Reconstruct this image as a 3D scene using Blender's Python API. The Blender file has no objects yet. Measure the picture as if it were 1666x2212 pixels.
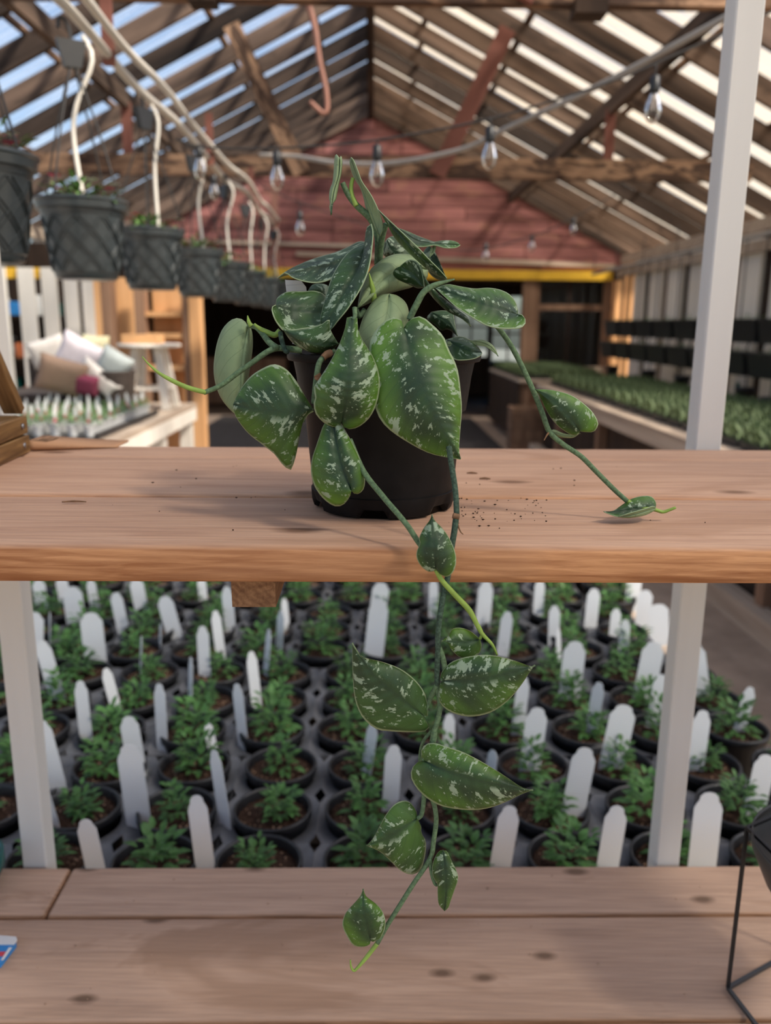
import bpy, bmesh, math, random
from mathutils import Vector, Matrix
from math import radians, sin, cos, pi, sqrt, atan, acos

# ------------------------------------------------------------------ camera, light, exposure
scene = bpy.context.scene
COL = scene.collection
FPX = 1773.0                                   # focal length in pixels of the 1666 x 2212 frame
CAM = Vector((0, 0, 1.6))
ROT = (Matrix.Rotation(radians(-1.05), 3, 'Z') @ Matrix.Rotation(radians(90 - 12.9), 3, 'X')
       @ Matrix.Rotation(radians(0.5), 3, 'Z'))
cd = bpy.data.cameras.new('camera')
cam = bpy.data.objects.new('camera', cd); COL.objects.link(cam)
cam.matrix_world = Matrix.Translation(CAM) @ ROT.to_4x4()
cd.sensor_fit = 'VERTICAL'; cd.sensor_height = 36.0; cd.sensor_width = 36.0
cd.lens = 36.0 * FPX / 2212.0
cd.clip_start = 0.02; cd.clip_end = 400
cd.dof.use_dof = True; cd.dof.focus_distance = 0.67; cd.dof.aperture_fstop = 5.4
scene.camera = cam

world = bpy.data.worlds.new('sky_world'); scene.world = world; world.use_nodes = True
wn = world.node_tree; wn.nodes.clear()
wo = wn.nodes.new('ShaderNodeOutputWorld'); bg = wn.nodes.new('ShaderNodeBackground')
sky = wn.nodes.new('ShaderNodeTexSky'); sky.sky_type = 'NISHITA'; sky.sun_disc = False
sky.sun_elevation = radians(48); sky.sun_rotation = radians(100); sky.air_density = 1.0
sky.dust_density = 2.0; sky.ozone_density = 1.0
wn.links.new(sky.outputs[0], bg.inputs[0]); wn.links.new(bg.outputs[0], wo.inputs[0])
bg.inputs[1].default_value = 0.19

sd = bpy.data.lights.new('sun', 'SUN'); sun = bpy.data.objects.new('sun', sd); COL.objects.link(sun)
sd.energy = 8.0; sd.angle = radians(8); sd.color = (1.0, 0.90, 0.76)
sun.rotation_euler = Vector((-0.55, 0.42, -0.72)).to_track_quat('-Z', 'Y').to_euler()

scene.view_settings.view_transform = 'Standard'; scene.view_settings.look = 'None'
scene.view_settings.gamma = 1.0; scene.view_settings.use_curve_mapping = False
scene.view_settings.exposure = 0.17
cy = scene.cycles
cy.use_denoising = True; cy.max_bounces = 6; cy.diffuse_bounces = 3; cy.glossy_bounces = 2
cy.use_adaptive_sampling = True; cy.adaptive_threshold = 0.1
cy.transmission_bounces = 4; cy.transparent_max_bounces = 8
cy.caustics_reflective = False; cy.caustics_refractive = False; cy.sample_clamp_indirect = 6

# ------------------------------------------------------------------ pixel <-> place helpers
def ray(x, y): return ROT @ Vector(((x - 833) / FPX, -(y - 1106) / FPX, -1.0))
def PY(x, y, Y): d = ray(x, y); return CAM + d * (Y / d.y)
def PZ(x, y, Z): d = ray(x, y); return CAM + d * ((Z - 1.6) / d.z)
def PX(x, y, X): d = ray(x, y); return CAM + d * (X / d.x)
def proj(p):
    q = ROT.transposed() @ (Vector(p) - CAM)
    if q.z > -0.01: return None
    return 833 + FPX * q.x / -q.z, 1106 - FPX * q.y / -q.z

# ------------------------------------------------------------------ object helpers
def tag(o, label=None, cat=None, group=None, kind=None):
    if label: o['label'] = label
    if cat: o['category'] = cat
    if group: o['group'] = group
    if kind: o['kind'] = kind
    return o
def thing(name, loc, label, cat, group=None, rotz=0.0):
    o = bpy.data.objects.new(name, None); COL.objects.link(o); o.location = loc
    o.rotation_euler = (0, 0, rotz); o.empty_display_size = 0.05
    return tag(o, label, cat, group)
def struct(name, label=None):
    o = bpy.data.objects.new(name, None); COL.objects.link(o); return tag(o, label, kind='structure')
def put(name, mesh, parent=None, loc=(0, 0, 0), rot=(0, 0, 0)):
    o = bpy.data.objects.new(name, mesh); COL.objects.link(o); o.location = loc; o.rotation_euler = rot
    if parent is not None: o.parent = parent
    return o
def mesh_from(name, verts, faces, mats, smooth=False, fm=None):
    me = bpy.data.meshes.new(name); me.from_pydata([tuple(v) for v in verts], [], faces)
    for m in (mats if isinstance(mats, (list, tuple)) else [mats]): me.materials.append(m)
    if smooth: me.polygons.foreach_set('use_smooth', [True] * len(me.polygons))
    if fm: me.polygons.foreach_set('material_index', fm)
    me.update(); return me
def clone(root):
    r = root.copy(); COL.objects.link(r)
    for ch in root.children:
        c = ch.copy(); COL.objects.link(c); c.parent = r
        for g in ch.children:
            d = g.copy(); COL.objects.link(d); d.parent = c
    return r
_boxes = {}
def box_mesh(sx, sy, sz, mat, bev=0.0, seg=1):
    k = (round(sx, 4), round(sy, 4), round(sz, 4), mat.name, bev, seg)
    if k in _boxes: return _boxes[k]
    bm = bmesh.new(); bmesh.ops.create_cube(bm, size=1.0)
    for v in bm.verts: v.co = Vector((v.co.x * sx, v.co.y * sy, v.co.z * sz))
    if bev > 0: bmesh.ops.bevel(bm, geom=bm.edges[:], offset=bev, segments=seg, affect='EDGES', profile=0.5)
    me = bpy.data.meshes.new('box'); bm.to_mesh(me); bm.free(); me.materials.append(mat)
    if seg > 1:
        me.polygons.foreach_set('use_smooth', [True] * len(me.polygons))
        try: me.set_sharp_from_angle(angle=radians(35))
        except Exception: pass
    _boxes[k] = me; return me
def box(name, lo, hi, mat, parent=None, bev=0.0, seg=1, origin=(0, 0, 0)):
    c = [(a + b) / 2 - q for a, b, q in zip(lo, hi, origin)]
    return put(name, box_mesh(hi[0] - lo[0], hi[1] - lo[1], hi[2] - lo[2], mat, bev, seg), parent, c)
def bar(name, a, b, w, d, mat, parent=None, origin=(0, 0, 0), bev=0.0, up=(0, 0, 1)):
    """box of section w x d from a to b, its length along local X"""
    a, b = Vector(a), Vector(b); x = (b - a); L = x.length; x.normalize()
    u = Vector(up)
    if abs(x.dot(u)) > 0.98: u = Vector((0, 1, 0))
    y = u.cross(x).normalized(); z = x.cross(y)
    o = put(name, box_mesh(L, w, d, mat, bev), parent, (a + b) / 2 - Vector(origin))
    o.rotation_euler = Matrix((x, y, z)).transposed().to_euler(); return o
def lathe(prof, n=32, cap=True):
    v, f = [], []
    for r, z in prof:
        for i in range(n): v.append((r * cos(2 * pi * i / n), r * sin(2 * pi * i / n), z))
    for j in range(len(prof) - 1):
        for i in range(n):
            a, b = j * n + i, j * n + (i + 1) % n; f.append((a, b, b + n, a + n))
    if cap:
        f.append(tuple(range(n - 1, -1, -1))); f.append(tuple(range((len(prof) - 1) * n, len(prof) * n)))
    return v, f
def crom(pts, n):
    """smooth resample of a polyline (any dimension) to n points by arc length"""
    pts = [Vector(p) for p in pts]
    if len(pts) == 2: dense = [pts[0].lerp(pts[1], i / 40) for i in range(41)]
    else:
        dense = []; P = [pts[0] * 2 - pts[1]] + pts + [pts[-1] * 2 - pts[-2]]
        for i in range(1, len(P) - 2):
            p0, p1, p2, p3 = P[i - 1], P[i], P[i + 1], P[i + 2]
            for s in range(12):
                t = s / 12; t2, t3 = t * t, t * t * t
                dense.append(0.5 * ((2 * p1) + (p2 - p0) * t + (2 * p0 - 5 * p1 + 4 * p2 - p3) * t2 + (3 * p1 - p0 - 3 * p2 + p3) * t3))
        dense.append(pts[-1])
    acc = [0.0]
    for a, b in zip(dense, dense[1:]): acc.append(acc[-1] + (b - a).length)
    out, k = [], 0
    for i in range(n):
        s = acc[-1] * i / (n - 1)
        while k < len(acc) - 2 and acc[k + 1] < s: k += 1
        t = 0 if acc[k + 1] == acc[k] else (s - acc[k]) / (acc[k + 1] - acc[k])
        out.append(dense[k].lerp(dense[k + 1], min(max(t, 0), 1)))
    return out
def tube_geo(pts, rad, sides=8, n=None):
    """pts 3D polyline, rad a number or a list (start..end)"""
    P = crom(pts, n or max(6, len(pts) * 5)); m = len(P); v, f = [], []
    rr = rad if isinstance(rad, (list, tuple)) else [rad, rad]
    prev = None
    for i, p in enumerate(P):
        t = (P[min(i + 1, m - 1)] - P[max(i - 1, 0)]).normalized()
        if prev is None:
            u = Vector((0, 0, 1)) if abs(t.z) < 0.9 else Vector((1, 0, 0))
        else: u = prev
        u = (u - t * u.dot(t)).normalized(); w = t.cross(u); prev = u
        s = i / (m - 1) * (len(rr) - 1); k = min(int(s), len(rr) - 2); r = rr[k] + (rr[k + 1] - rr[k]) * (s - k)
        for j in range(sides):
            a = 2 * pi * j / sides; v.append(p + u * (r * cos(a)) + w * (r * sin(a)))
    for i in range(m - 1):
        for j in range(sides):
            a, b = i * sides + j, i * sides + (j + 1) % sides; f.append((a, b, b + sides, a + sides))
    f.append(tuple(range(sides - 1, -1, -1))); f.append(tuple(range((m - 1) * sides, m * sides)))
    return v, f
def tube(name, pts, rad, mat, parent=None, origin=(0, 0, 0), sides=8, n=None):
    o = Vector(origin); v, f = tube_geo([Vector(p) - o for p in pts], rad, sides, n)
    return put(name, mesh_from(name, v, f, mat, True), parent)
class Geo:
    def __init__(s): s.v, s.f = [], []
    def add(s, vf):
        k = len(s.v); s.v += [Vector(x) for x in vf[0]]; s.f += [tuple(i + k for i in q) for q in vf[1]]; return s
    def mesh(s, name, mat, smooth=False): return mesh_from(name, s.v, s.f, mat, smooth)
def prism(poly, y0, y1):
    """polygon in x,z extruded along y"""
    n = len(poly); v = [(x, y0, z) for x, z in poly] + [(x, y1, z) for x, z in poly]
    f = [tuple(range(n)), tuple(range(2 * n - 1, n - 1, -1))] + [(i, i + n, (i + 1) % n + n, (i + 1) % n) for i in range(n)]
    return v, f
ORD = ['zeroth', 'first', 'second', 'third', 'fourth', 'fifth', 'sixth', 'seventh', 'eighth', 'ninth', 'tenth', 'eleventh',
       'twelfth', 'thirteenth', 'fourteenth', 'fifteenth', 'sixteenth', 'seventeenth', 'eighteenth']

# ------------------------------------------------------------------ materials
def nmat(name):
    m = bpy.data.materials.new(name); m.use_nodes = True; nt = m.node_tree
    return m, nt, nt.nodes['Principled BSDF'], nt.nodes['Material Output']
def N(nt, t, **kw):
    n = nt.nodes.new(t)
    for k, v in kw.items(): setattr(n, k, v)
    return n
def setin(n, **kw):
    for k, v in kw.items(): n.inputs[k].default_value = v
    return n
def ramp(nt, fac, stops, interp='LINEAR'):
    r = N(nt, 'ShaderNodeValToRGB'); e = r.color_ramp; e.interpolation = interp
    while len(e.elements) < len(stops): e.elements.new(0.5)
    for el, (p, c) in zip(e.elements, stops):
        el.position = p; el.color = (*c, 1) if not isinstance(c, (int, float)) else (c, c, c, 1)
    nt.links.new(fac, r.inputs[0]); return r.outputs[0]
def mixc(nt, fac, a, b, mode='MIX'):
    m = N(nt, 'ShaderNodeMix', data_type='RGBA', blend_type=mode)
    for i, s in ((0, fac), (6, a), (7, b)):
        if hasattr(s, 'is_output') or isinstance(s, bpy.types.NodeSocket): nt.links.new(s, m.inputs[i])
        elif i == 0: m.inputs[0].default_value = s
        else: m.inputs[i].default_value = (*s, 1)
    return m.outputs[2]
def mth(nt, op, a, b=None, c=None, clamp=False):
    m = N(nt, 'ShaderNodeMath', operation=op, use_clamp=clamp)
    for i, s in enumerate((a, b, c)):
        if s is None: continue
        if isinstance(s, bpy.types.NodeSocket): nt.links.new(s, m.inputs[i])
        else: m.inputs[i].default_value = s
    return m.outputs[0]
def coords(nt, scale=(1, 1, 1), rnd=True):
    tc = N(nt, 'ShaderNodeTexCoord'); out = tc.outputs['Object']
    if rnd:
        oi = N(nt, 'ShaderNodeObjectInfo'); s = mth(nt, 'MULTIPLY', oi.outputs['Random'], 37.0)
        va = N(nt, 'ShaderNodeVectorMath', operation='ADD'); nt.links.new(out, va.inputs[0]); nt.links.new(s, va.inputs[1]); out = va.outputs[0]
    mp = N(nt, 'ShaderNodeMapping'); mp.inputs['Scale'].default_value = scale; nt.links.new(out, mp.inputs[0])
    return mp.outputs[0]
def noise(nt, vec, scale, detail=3.0, rough=0.55, dist=0.0):
    n = N(nt, 'ShaderNodeTexNoise'); setin(n, Scale=scale, Detail=detail, Roughness=rough, Distortion=dist)
    nt.links.new(vec, n.inputs['Vector']); return n.outputs['Fac']
def bump(nt, p, h, strength=0.3, dist=0.002):
    b = N(nt, 'ShaderNodeBump'); b.inputs['Strength'].default_value = strength; b.inputs['Distance'].default_value = dist
    nt.links.new(h, b.inputs['Height']); nt.links.new(b.outputs[0], p.inputs['Normal'])
def simple(name, col, rough=0.5, spec=0.4, var=0.15, scale=20.0, bmp=0.0, metallic=0.0, objvar=0.0):
    m, nt, p, o = nmat(name); v = coords(nt); f = noise(nt, v, scale)
    a = tuple(c * (1 - var) for c in col); b = tuple(min(1, c * (1 + var)) for c in col)
    c = ramp(nt, f, [(0.3, a), (0.7, b)])
    if objvar:
        oi = N(nt, 'ShaderNodeObjectInfo'); hs = N(nt, 'ShaderNodeHueSaturation')
        nt.links.new(mth(nt, 'MULTIPLY_ADD', oi.outputs['Random'], objvar * 2, 1 - objvar), hs.inputs['Value'])
        nt.links.new(c, hs.inputs['Color']); c = hs.outputs[0]
    nt.links.new(c, p.inputs['Base Color']); setin(p, Roughness=rough, Metallic=metallic); p.inputs['Specular IOR Level'].default_value = spec
    if bmp: bump(nt, p, noise(nt, v, scale * 3), bmp)
    return m
def wood(name, light, dark, axis=0, fine=60.0, rough=0.75, knots=0.5, dust=None, objvar=0.12, bmp=0.25, stain=None, stain_at=0.56, stain_amt=0.55, knots2d=0):
    """grain along local axis; knots = how many; dust = colour lying on upward faces"""
    m, nt, p, o = nmat(name)
    st = [1.0, 1.0, 1.0]; st[axis] = 0.06; v = coords(nt, tuple(st))
    g1 = noise(nt, v, fine, 4.0, 0.6, 0.6); g2 = noise(nt, v, fine * 0.17, 3.0, 0.5, 1.2)
    wv = N(nt, 'ShaderNodeTexWave', wave_type='BANDS', bands_direction='DIAGONAL'); setin(wv, Scale=fine * 0.28, Distortion=7.0, Detail=2.0)
    wv.inputs['Detail Scale'].default_value = 0.6; nt.links.new(v, wv.inputs['Vector'])
    f = mth(nt, 'ADD', mth(nt, 'MULTIPLY', g1, 0.45), mth(nt, 'ADD', mth(nt, 'MULTIPLY', g2, 0.47), mth(nt, 'MULTIPLY', wv.outputs['Fac'], 0.08)))
    mid = tuple((a + b) / 2 for a, b in zip(light, dark))
    c = ramp(nt, f, [(0.37, dark), (0.5, mid), (0.61, light)])
    if dust:
        ge = N(nt, 'ShaderNodeNewGeometry'); sx = N(nt, 'ShaderNodeSeparateXYZ'); nt.links.new(ge.outputs['Normal'], sx.inputs[0])
        d = ramp(nt, sx.outputs['Z'], [(0.55, 0.0), (0.95, 1.0)])
        d = mth(nt, 'MULTIPLY', d, mth(nt, 'MULTIPLY_ADD', g2, 0.5, 0.42), None, True)
        c = mixc(nt, mth(nt, 'MULTIPLY', d, 0.8), c, dust)
    if stain:
        v2 = coords(nt, tuple(0.35 if i == axis else 1.0 for i in range(3)))
        c = mixc(nt, mth(nt, 'MULTIPLY', ramp(nt, noise(nt, v2, 7.0, 4.0, 0.6, 0.8), [(stain_at, 0.0), (stain_at + 0.07, 1.0)]), stain_amt), c, stain)
    if knots:
        st2 = [1.0, 1.0, 1.0]; st2[axis] = 0.5; vk = coords(nt, tuple(st2))
        vo = N(nt, 'ShaderNodeTexVoronoi', feature='F1', distance='EUCLIDEAN'); setin(vo, Scale=9.0); nt.links.new(vk, vo.inputs['Vector'])
        if knots2d: vo.voronoi_dimensions = '2D'; setin(vo, Scale=knots2d)
        k = ramp(nt, mth(nt, 'ADD', vo.outputs['Distance'], mth(nt, 'MULTIPLY', g2, 0.06)), [(0.055 * knots + 0.03, 1.0), (0.10 * knots + 0.06, 0.0)])
        c = mixc(nt, mth(nt, 'MULTIPLY', k, 0.75), c, tuple(x * 0.35 for x in dark))
    if objvar:
        oi = N(nt, 'ShaderNodeObjectInfo'); hs = N(nt, 'ShaderNodeHueSaturation')
        nt.links.new(mth(nt, 'MULTIPLY_ADD', oi.outputs['Random'], objvar * 2, 1 - objvar), hs.inputs['Value'])
        nt.links.new(c, hs.inputs['Color']); c = hs.outputs[0]
    nt.links.new(c, p.inputs['Base Color']); setin(p, Roughness=rough); p.inputs['Specular IOR Level'].default_value = 0.25
    if bmp: bump(nt, p, g1, bmp, 0.001)
    return m
M = {}
M['shelf'] = wood('cedar_shelf', (0.56, 0.28, 0.13), (0.29, 0.115, 0.045), 0, 300, 0.7, 0.5, dust=(0.54, 0.37, 0.28), objvar=0.04, bmp=0.5, knots2d=6.0, stain=(0.30, 0.15, 0.08), stain_at=0.57, stain_amt=0.35)
M['shelf_low'] = wood('cedar_shelf_worn', (0.50, 0.28, 0.155), (0.26, 0.135, 0.07), 0, 260, 0.7, 0.5, dust=(0.66, 0.47, 0.36), objvar=0.05, stain=(0.30, 0.17, 0.10), stain_at=0.57, stain_amt=0.5, bmp=0.4, knots2d=7.5)
M['shelf_y'] = wood('cedar_bracket', (0.30, 0.165, 0.085), (0.15, 0.072, 0.036), 1, 250, 0.8, 0.3)
M['crate'] = wood('crate_pine', (0.32, 0.18, 0.07), (0.10, 0.048, 0.018), 0, 160, 0.5, 0.3)
M['rafter'] = wood('old_rafter', (0.16, 0.105, 0.075), (0.026, 0.017, 0.013), 0, 9, 0.85, 0.5, objvar=0.5, stain=(0.035, 0.024, 0.018))
M['chord'] = wood('old_beam', (0.38, 0.23, 0.14), (0.10, 0.05, 0.03), 0, 9, 0.85, 0.5, objvar=0.2, stain=(0.035, 0.02, 0.016), stain_at=0.47, stain_amt=0.85)
M['redstrut'] = wood('red_strut', (0.24, 0.095, 0.07), (0.16, 0.062, 0.045), 0, 14, 0.8, 0.0)
M['redboard'] = wood('red_board', (0.40, 0.165, 0.145), (0.19, 0.072, 0.065), 0, 10, 0.8, 0.3, objvar=0.28, stain=(0.40, 0.19, 0.13))
M['tan'] = wood('tan_ply', (0.80, 0.46, 0.22), (0.64, 0.34, 0.15), 2, 14, 0.75, 0.2, objvar=0.1)
M['tan_x'] = wood('tan_ply_cross', (0.80, 0.46, 0.22), (0.64, 0.34, 0.15), 0, 14, 0.75, 0.2, objvar=0.1)
M['brownpost'] = wood('brown_post', (0.30, 0.18, 0.115), (0.17, 0.095, 0.06), 2, 14, 0.8, 0.2, objvar=0.15)
M['greywood_y'] = wood('grey_bench_wood', (0.52, 0.42, 0.33), (0.33, 0.25, 0.19), 1, 14, 0.85, 0.3, objvar=0.1)
M['greywood'] = wood('grey_bench_wood_cross', (0.52, 0.42, 0.33), (0.33, 0.25, 0.19), 0, 14, 0.85, 0.3, objvar=0.1)
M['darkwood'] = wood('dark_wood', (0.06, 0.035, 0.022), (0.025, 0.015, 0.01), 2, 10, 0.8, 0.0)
M['whitewood'] = wood('white_painted_wood', (0.88, 0.83, 0.75), (0.76, 0.71, 0.63), 2, 16, 0.55, 0.0, objvar=0.06, bmp=0.08)
M['whitepost'] = wood('white_post_paint', (0.74, 0.71, 0.665), (0.68, 0.65, 0.61), 2, 16, 0.4, 0.0, objvar=0.0, bmp=0.05)
M['yellow'] = simple('yellow_beam_paint', (0.72, 0.42, 0.03), 0.5, 0.4, 0.1, 4)
M['blackpot'] = simple('black_pot_plastic', (0.0075, 0.0065, 0.0065), 0.5, 0.14, 0.3, 60, 0.05)
M['nursery'] = simple('nursery_pot_plastic', (0.014, 0.014, 0.016), 0.4, 0.5, 0.2, 30)
M['tray'] = simple('grey_tray_plastic', (0.125, 0.128, 0.138), 0.45, 0.5, 0.25, 8)
M['basket'] = simple('basket_plastic', (0.036, 0.044, 0.047), 0.28, 0.6, 0.15, 10)
M['mat'] = simple('floor_shade_tone', (0.042, 0.038, 0.037), 0.9, 0.1, 0.2, 20)  # dark tone of the added floor sheet, in place of shade
M['black'] = simple('black_metal', (0.010, 0.010, 0.011), 0.45, 0.5, 0.2, 40)
M['bowlgrey'] = simple('dark_bowl_glaze', (0.055, 0.052, 0.048), 0.45, 0.5, 0.15, 14)
M['darkgrey'] = simple('bar_grey_metal', (0.045, 0.045, 0.046), 0.4, 0.5, 0.2, 40)
M['soil'] = simple('potting_soil', (0.058, 0.033, 0.022), 0.95, 0.1, 0.6, 120, 0.8)
M['perlite'] = simple('soil_bits', (0.42, 0.27, 0.18), 0.9, 0.2, 0.4, 90)
M['crumb'] = simple('soil_crumb', (0.03, 0.016, 0.010), 0.95, 0.1, 0.4, 90)
M['pipe'] = simple('white_pvc', (0.66, 0.62, 0.55), 0.4, 0.5, 0.06, 5)
M['rope'] = simple('grey_cable', (0.34, 0.31, 0.28), 0.6, 0.3, 0.1, 5)
M['wire'] = simple('dark_wire', (0.03, 0.028, 0.027), 0.6, 0.3, 0.1, 5)
M['copper'] = simple('rusty_strap', (0.30, 0.14, 0.10), 0.6, 0.4, 0.15, 12)
M['pink'] = simple('pink_petal', (0.78, 0.06, 0.22), 0.6, 0.3, 0.15, 30)
M['whitepetal'] = simple('white_petal', (0.75, 0.72, 0.76), 0.6, 0.3, 0.05, 30)
M['seedleaf'] = simple('seedling_leaf', (0.060, 0.150, 0.036), 0.5, 0.35, 0.4, 40, objvar=0.2)
M['paleleaf'] = simple('pale_leaf', (0.16, 0.27, 0.10), 0.6, 0.3, 0.4, 30, objvar=0.15)
M['basketleaf'] = simple('basket_leaf', (0.12, 0.24, 0.06), 0.5, 0.3, 0.35, 40)
M['benchleaf'] = simple('bench_seedling_leaf', (0.11, 0.155, 0.065), 0.6, 0.3, 0.4, 20)
M['whitecup'] = simple('white_cup_plastic', (0.72, 0.72, 0.72), 0.4, 0.5, 0.05, 10)
M['cream'] = simple('cream_fabric', (0.72, 0.66, 0.42), 0.9, 0.1, 0.06, 30)
M['taupe'] = simple('taupe_fabric', (0.32, 0.215, 0.155), 0.9, 0.1, 0.08, 30)
M['mauve'] = simple('mauve_fabric', (0.27, 0.06, 0.10), 0.9, 0.1, 0.1, 30)
M['offwhite'] = simple('offwhite_fabric', (0.64, 0.60, 0.56), 0.9, 0.1, 0.06, 30)
M['lilac'] = simple('pale_lilac_fabric', (0.66, 0.60, 0.64), 0.9, 0.1, 0.1, 30)
M['greyfab'] = simple('grey_fabric', (0.42, 0.46, 0.45), 0.9, 0.1, 0.06, 30)
M['wicker'] = simple('dark_wicker', (0.06, 0.045, 0.038), 0.7, 0.3, 0.5, 60, 0.5)
M['kraft'] = simple('kraft_paper', (0.47, 0.26, 0.145), 0.8, 0.2, 0.06, 12)
M['teal'] = simple('teal_glaze', (0.008, 0.085, 0.075), 0.25, 0.5, 0.15, 12)
M['concrete'] = simple('concrete_floor', (0.33, 0.245, 0.185), 0.9, 0.2, 0.18, 6, 0.2)
M['ground'] = simple('outdoor_ground', (0.30, 0.28, 0.24), 0.95, 0.1, 0.2, 0.5)
M['brass'] = simple('screw_steel', (0.28, 0.28, 0.30), 0.35, 0.5, 0.1, 60, metallic=0.9)
M['petiole'] = simple('vine_stem', (0.105, 0.165, 0.085), 0.7, 0.2, 0.35, 420, 0.35)
M['petiole_dark'] = simple('old_vine_stem', (0.052, 0.085, 0.058), 0.8, 0.2, 0.5, 520, 0.5)
M['shoot'] = simple('young_shoot', (0.23, 0.34, 0.065), 0.5, 0.3, 0.15, 90)
M['husk'] = simple('dry_sheath', (0.20, 0.11, 0.06), 0.85, 0.2, 0.3, 200)
M['blue'] = simple('print_blue', (0.03, 0.22, 0.55), 0.4, 0.4, 0.08, 20)
M['red'] = simple('print_red', (0.55, 0.05, 0.07), 0.4, 0.4, 0.08, 20)
M['papwhite'] = simple('paper_white', (0.68, 0.67, 0.66), 0.6, 0.3, 0.04, 20)
M['ink'] = simple('ink_line', (0.05, 0.03, 0.02), 0.8, 0.2, 0.1, 20)
M['orange'] = simple('terracotta_print', (0.45, 0.13, 0.05), 0.7, 0.3, 0.2, 10)

def tagmat():
    m, nt, p, o = nmat('plant_tag_plastic'); v = coords(nt, (1, 1, 1), False)
    w = N(nt, 'ShaderNodeTexWave', wave_type='BANDS', bands_direction='Z'); setin(w, Scale=55.0, Distortion=0.6); nt.links.new(v, w.inputs['Vector'])
    c = ramp(nt, w.outputs['Fac'], [(0.0, (0.72, 0.74, 0.76)), (0.75, (0.74, 0.75, 0.76)), (1.0, (0.62, 0.645, 0.68))])
    nt.links.new(c, p.inputs['Base Color']); setin(p, Roughness=0.4); return m
M['tag'] = tagmat()
def panelmat(name, clear, tint, cream, stripes=0.0):
    """thin corrugated sheet: part clear, part milky"""
    m, nt, p, o = nmat(name); nt.nodes.remove(p)
    tr = N(nt, 'ShaderNodeBsdfTransparent'); tr.inputs[0].default_value = (*tint, 1)
    tl = N(nt, 'ShaderNodeBsdfTranslucent'); tl.inputs[0].default_value = (*cream, 1)
    v = coords(nt, (0.08, 1, 1)); f = noise(nt, v, 16.0, 4.0, 0.65)
    fac = ramp(nt, f, [(0.35, max(clear - 0.25, 0)), (0.65, min(clear + 0.2, 1))])
    if stripes:
        v2 = coords(nt, (0.02, 1, 1)); g = noise(nt, v2, 2.6, 1.0, 0.4)
        fac = mth(nt, 'MAXIMUM', fac, mth(nt, 'MULTIPLY', ramp(nt, g, [(0.60, 0.0), (0.63, 1.0)]), stripes))
    mx = N(nt, 'ShaderNodeMixShader'); nt.links.new(fac, mx.inputs[0]); nt.links.new(tl.outputs[0], mx.inputs[1]); nt.links.new(tr.outputs[0], mx.inputs[2])
    nt.links.new(mx.outputs[0], o.inputs[0]); return m
M['panel_left'] = panelmat('clear_corrugated_sheet', 0.75, (0.92, 0.96, 1.0), (0.75, 0.82, 0.9))
M['panel_right'] = panelmat('milky_corrugated_sheet', 0.23, (0.92, 0.96, 1.0), (0.47, 0.41, 0.325), 0.75)
M['panel_daylight'] = panelmat('daylight_clear_sheet', 0.9, (0.97, 0.98, 1.0), (0.8, 0.8, 0.78))  # extra-clear sheet, used mostly out of view to admit more light
def glassmat(name, tint, rough=0.02):
    m, nt, p, o = nmat(name)
    tr = N(nt, 'ShaderNodeBsdfTransparent'); tr.inputs[0].default_value = (*tint, 1)
    gl = N(nt, 'ShaderNodeBsdfGlossy'); gl.inputs['Roughness'].default_value = rough
    fr = N(nt, 'ShaderNodeFresnel'); fr.inputs[0].default_value = 1.5
    mx = N(nt, 'ShaderNodeMixShader'); nt.links.new(fr.outputs[0], mx.inputs[0]); nt.links.new(tr.outputs[0], mx.inputs[1]); nt.links.new(gl.outputs[0], mx.inputs[2])
    nt.links.new(mx.outputs[0], o.inputs[0]); return m
M['glass'] = glassmat('window_glass', (0.82, 0.88, 0.9))
M['bulb'] = glassmat('bulb_glass', (0.88, 0.86, 0.84))
# ------------------------------------------------------------------ the building
YB, YF = 14.7, -1.8            # gable wall, open end behind the camera
XE, ZR, SL = 4.35, 4.95, 0.5   # wall line, underside of the rafters at the ridge, roof slope
XC = -0.03
rnd = random.Random(5)

floor = box('floor', (-4.6, YF, -0.1), (4.6, YB, 0.0), M['concrete']); tag(floor, 'brown concrete greenhouse floor', kind='structure')
grd = box('ground', (-60, -60, -0.25), (60, 60, -0.12), M['ground']); tag(grd, 'bare ground outside the greenhouse', kind='structure')

ceil = struct('ceiling', 'old timber greenhouse roof of rafters and corrugated clear sheets')
ang = atan(SL); RL = (XE + 0.45) / cos(ang)
rmesh = box_mesh(RL, 0.05, 0.17, M['rafter'])
yy = YB - 0.06; ys = []
while yy > YF: ys.append(yy); yy -= 0.75
for y in ys:
    for s in (-1, 1):
        mid = Vector((XC + s * RL / 2 * cos(ang), y + rnd.uniform(-0.02, 0.02), ZR - RL / 2 * sin(ang) + 0.085 / cos(ang) + rnd.uniform(-0.01, 0.01)))
        put('rafter', rmesh, ceil, mid, (0, s * ang, 0))
bar('ridge_beam', (XC, YF, ZR + 0.10), (XC, YB, ZR + 0.10), 0.09, 0.30, M['rafter'], ceil)
for s in (-1, 1):                                      # purlins under the rafters, battens above them
    a = 2.36; z = ZR - a * SL - 0.08
    bar('purlin', (XC + s * a, YF, z), (XC + s * a, YB, z), 0.07, 0.15, M['rafter'], ceil)
    for a in (0.6, 1.5, 2.7, 3.6):
        z = ZR - a * SL + 0.17 / cos(ang) + 0.02
        bar('batten', (XC + s * a, YF, z), (XC + s * a, YB, z), 0.06, 0.035, M['chord'], ceil)
def sheet(mat):
    w, wl, L = 0.98, 0.10, RL + 0.1; n = int(w / wl * 4); v, f = [], []
    for i in range(n + 1):
        y = -w / 2 + w * i / n; z = 0.014 * cos(2 * pi * y / wl)
        v += [(-L / 2, y, z), (L / 2, y, z)]
        if i: k = 2 * i; f.append((k - 2, k - 1, k + 1, k))
    return mesh_from('sheet', v, f, mat, True)
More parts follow.
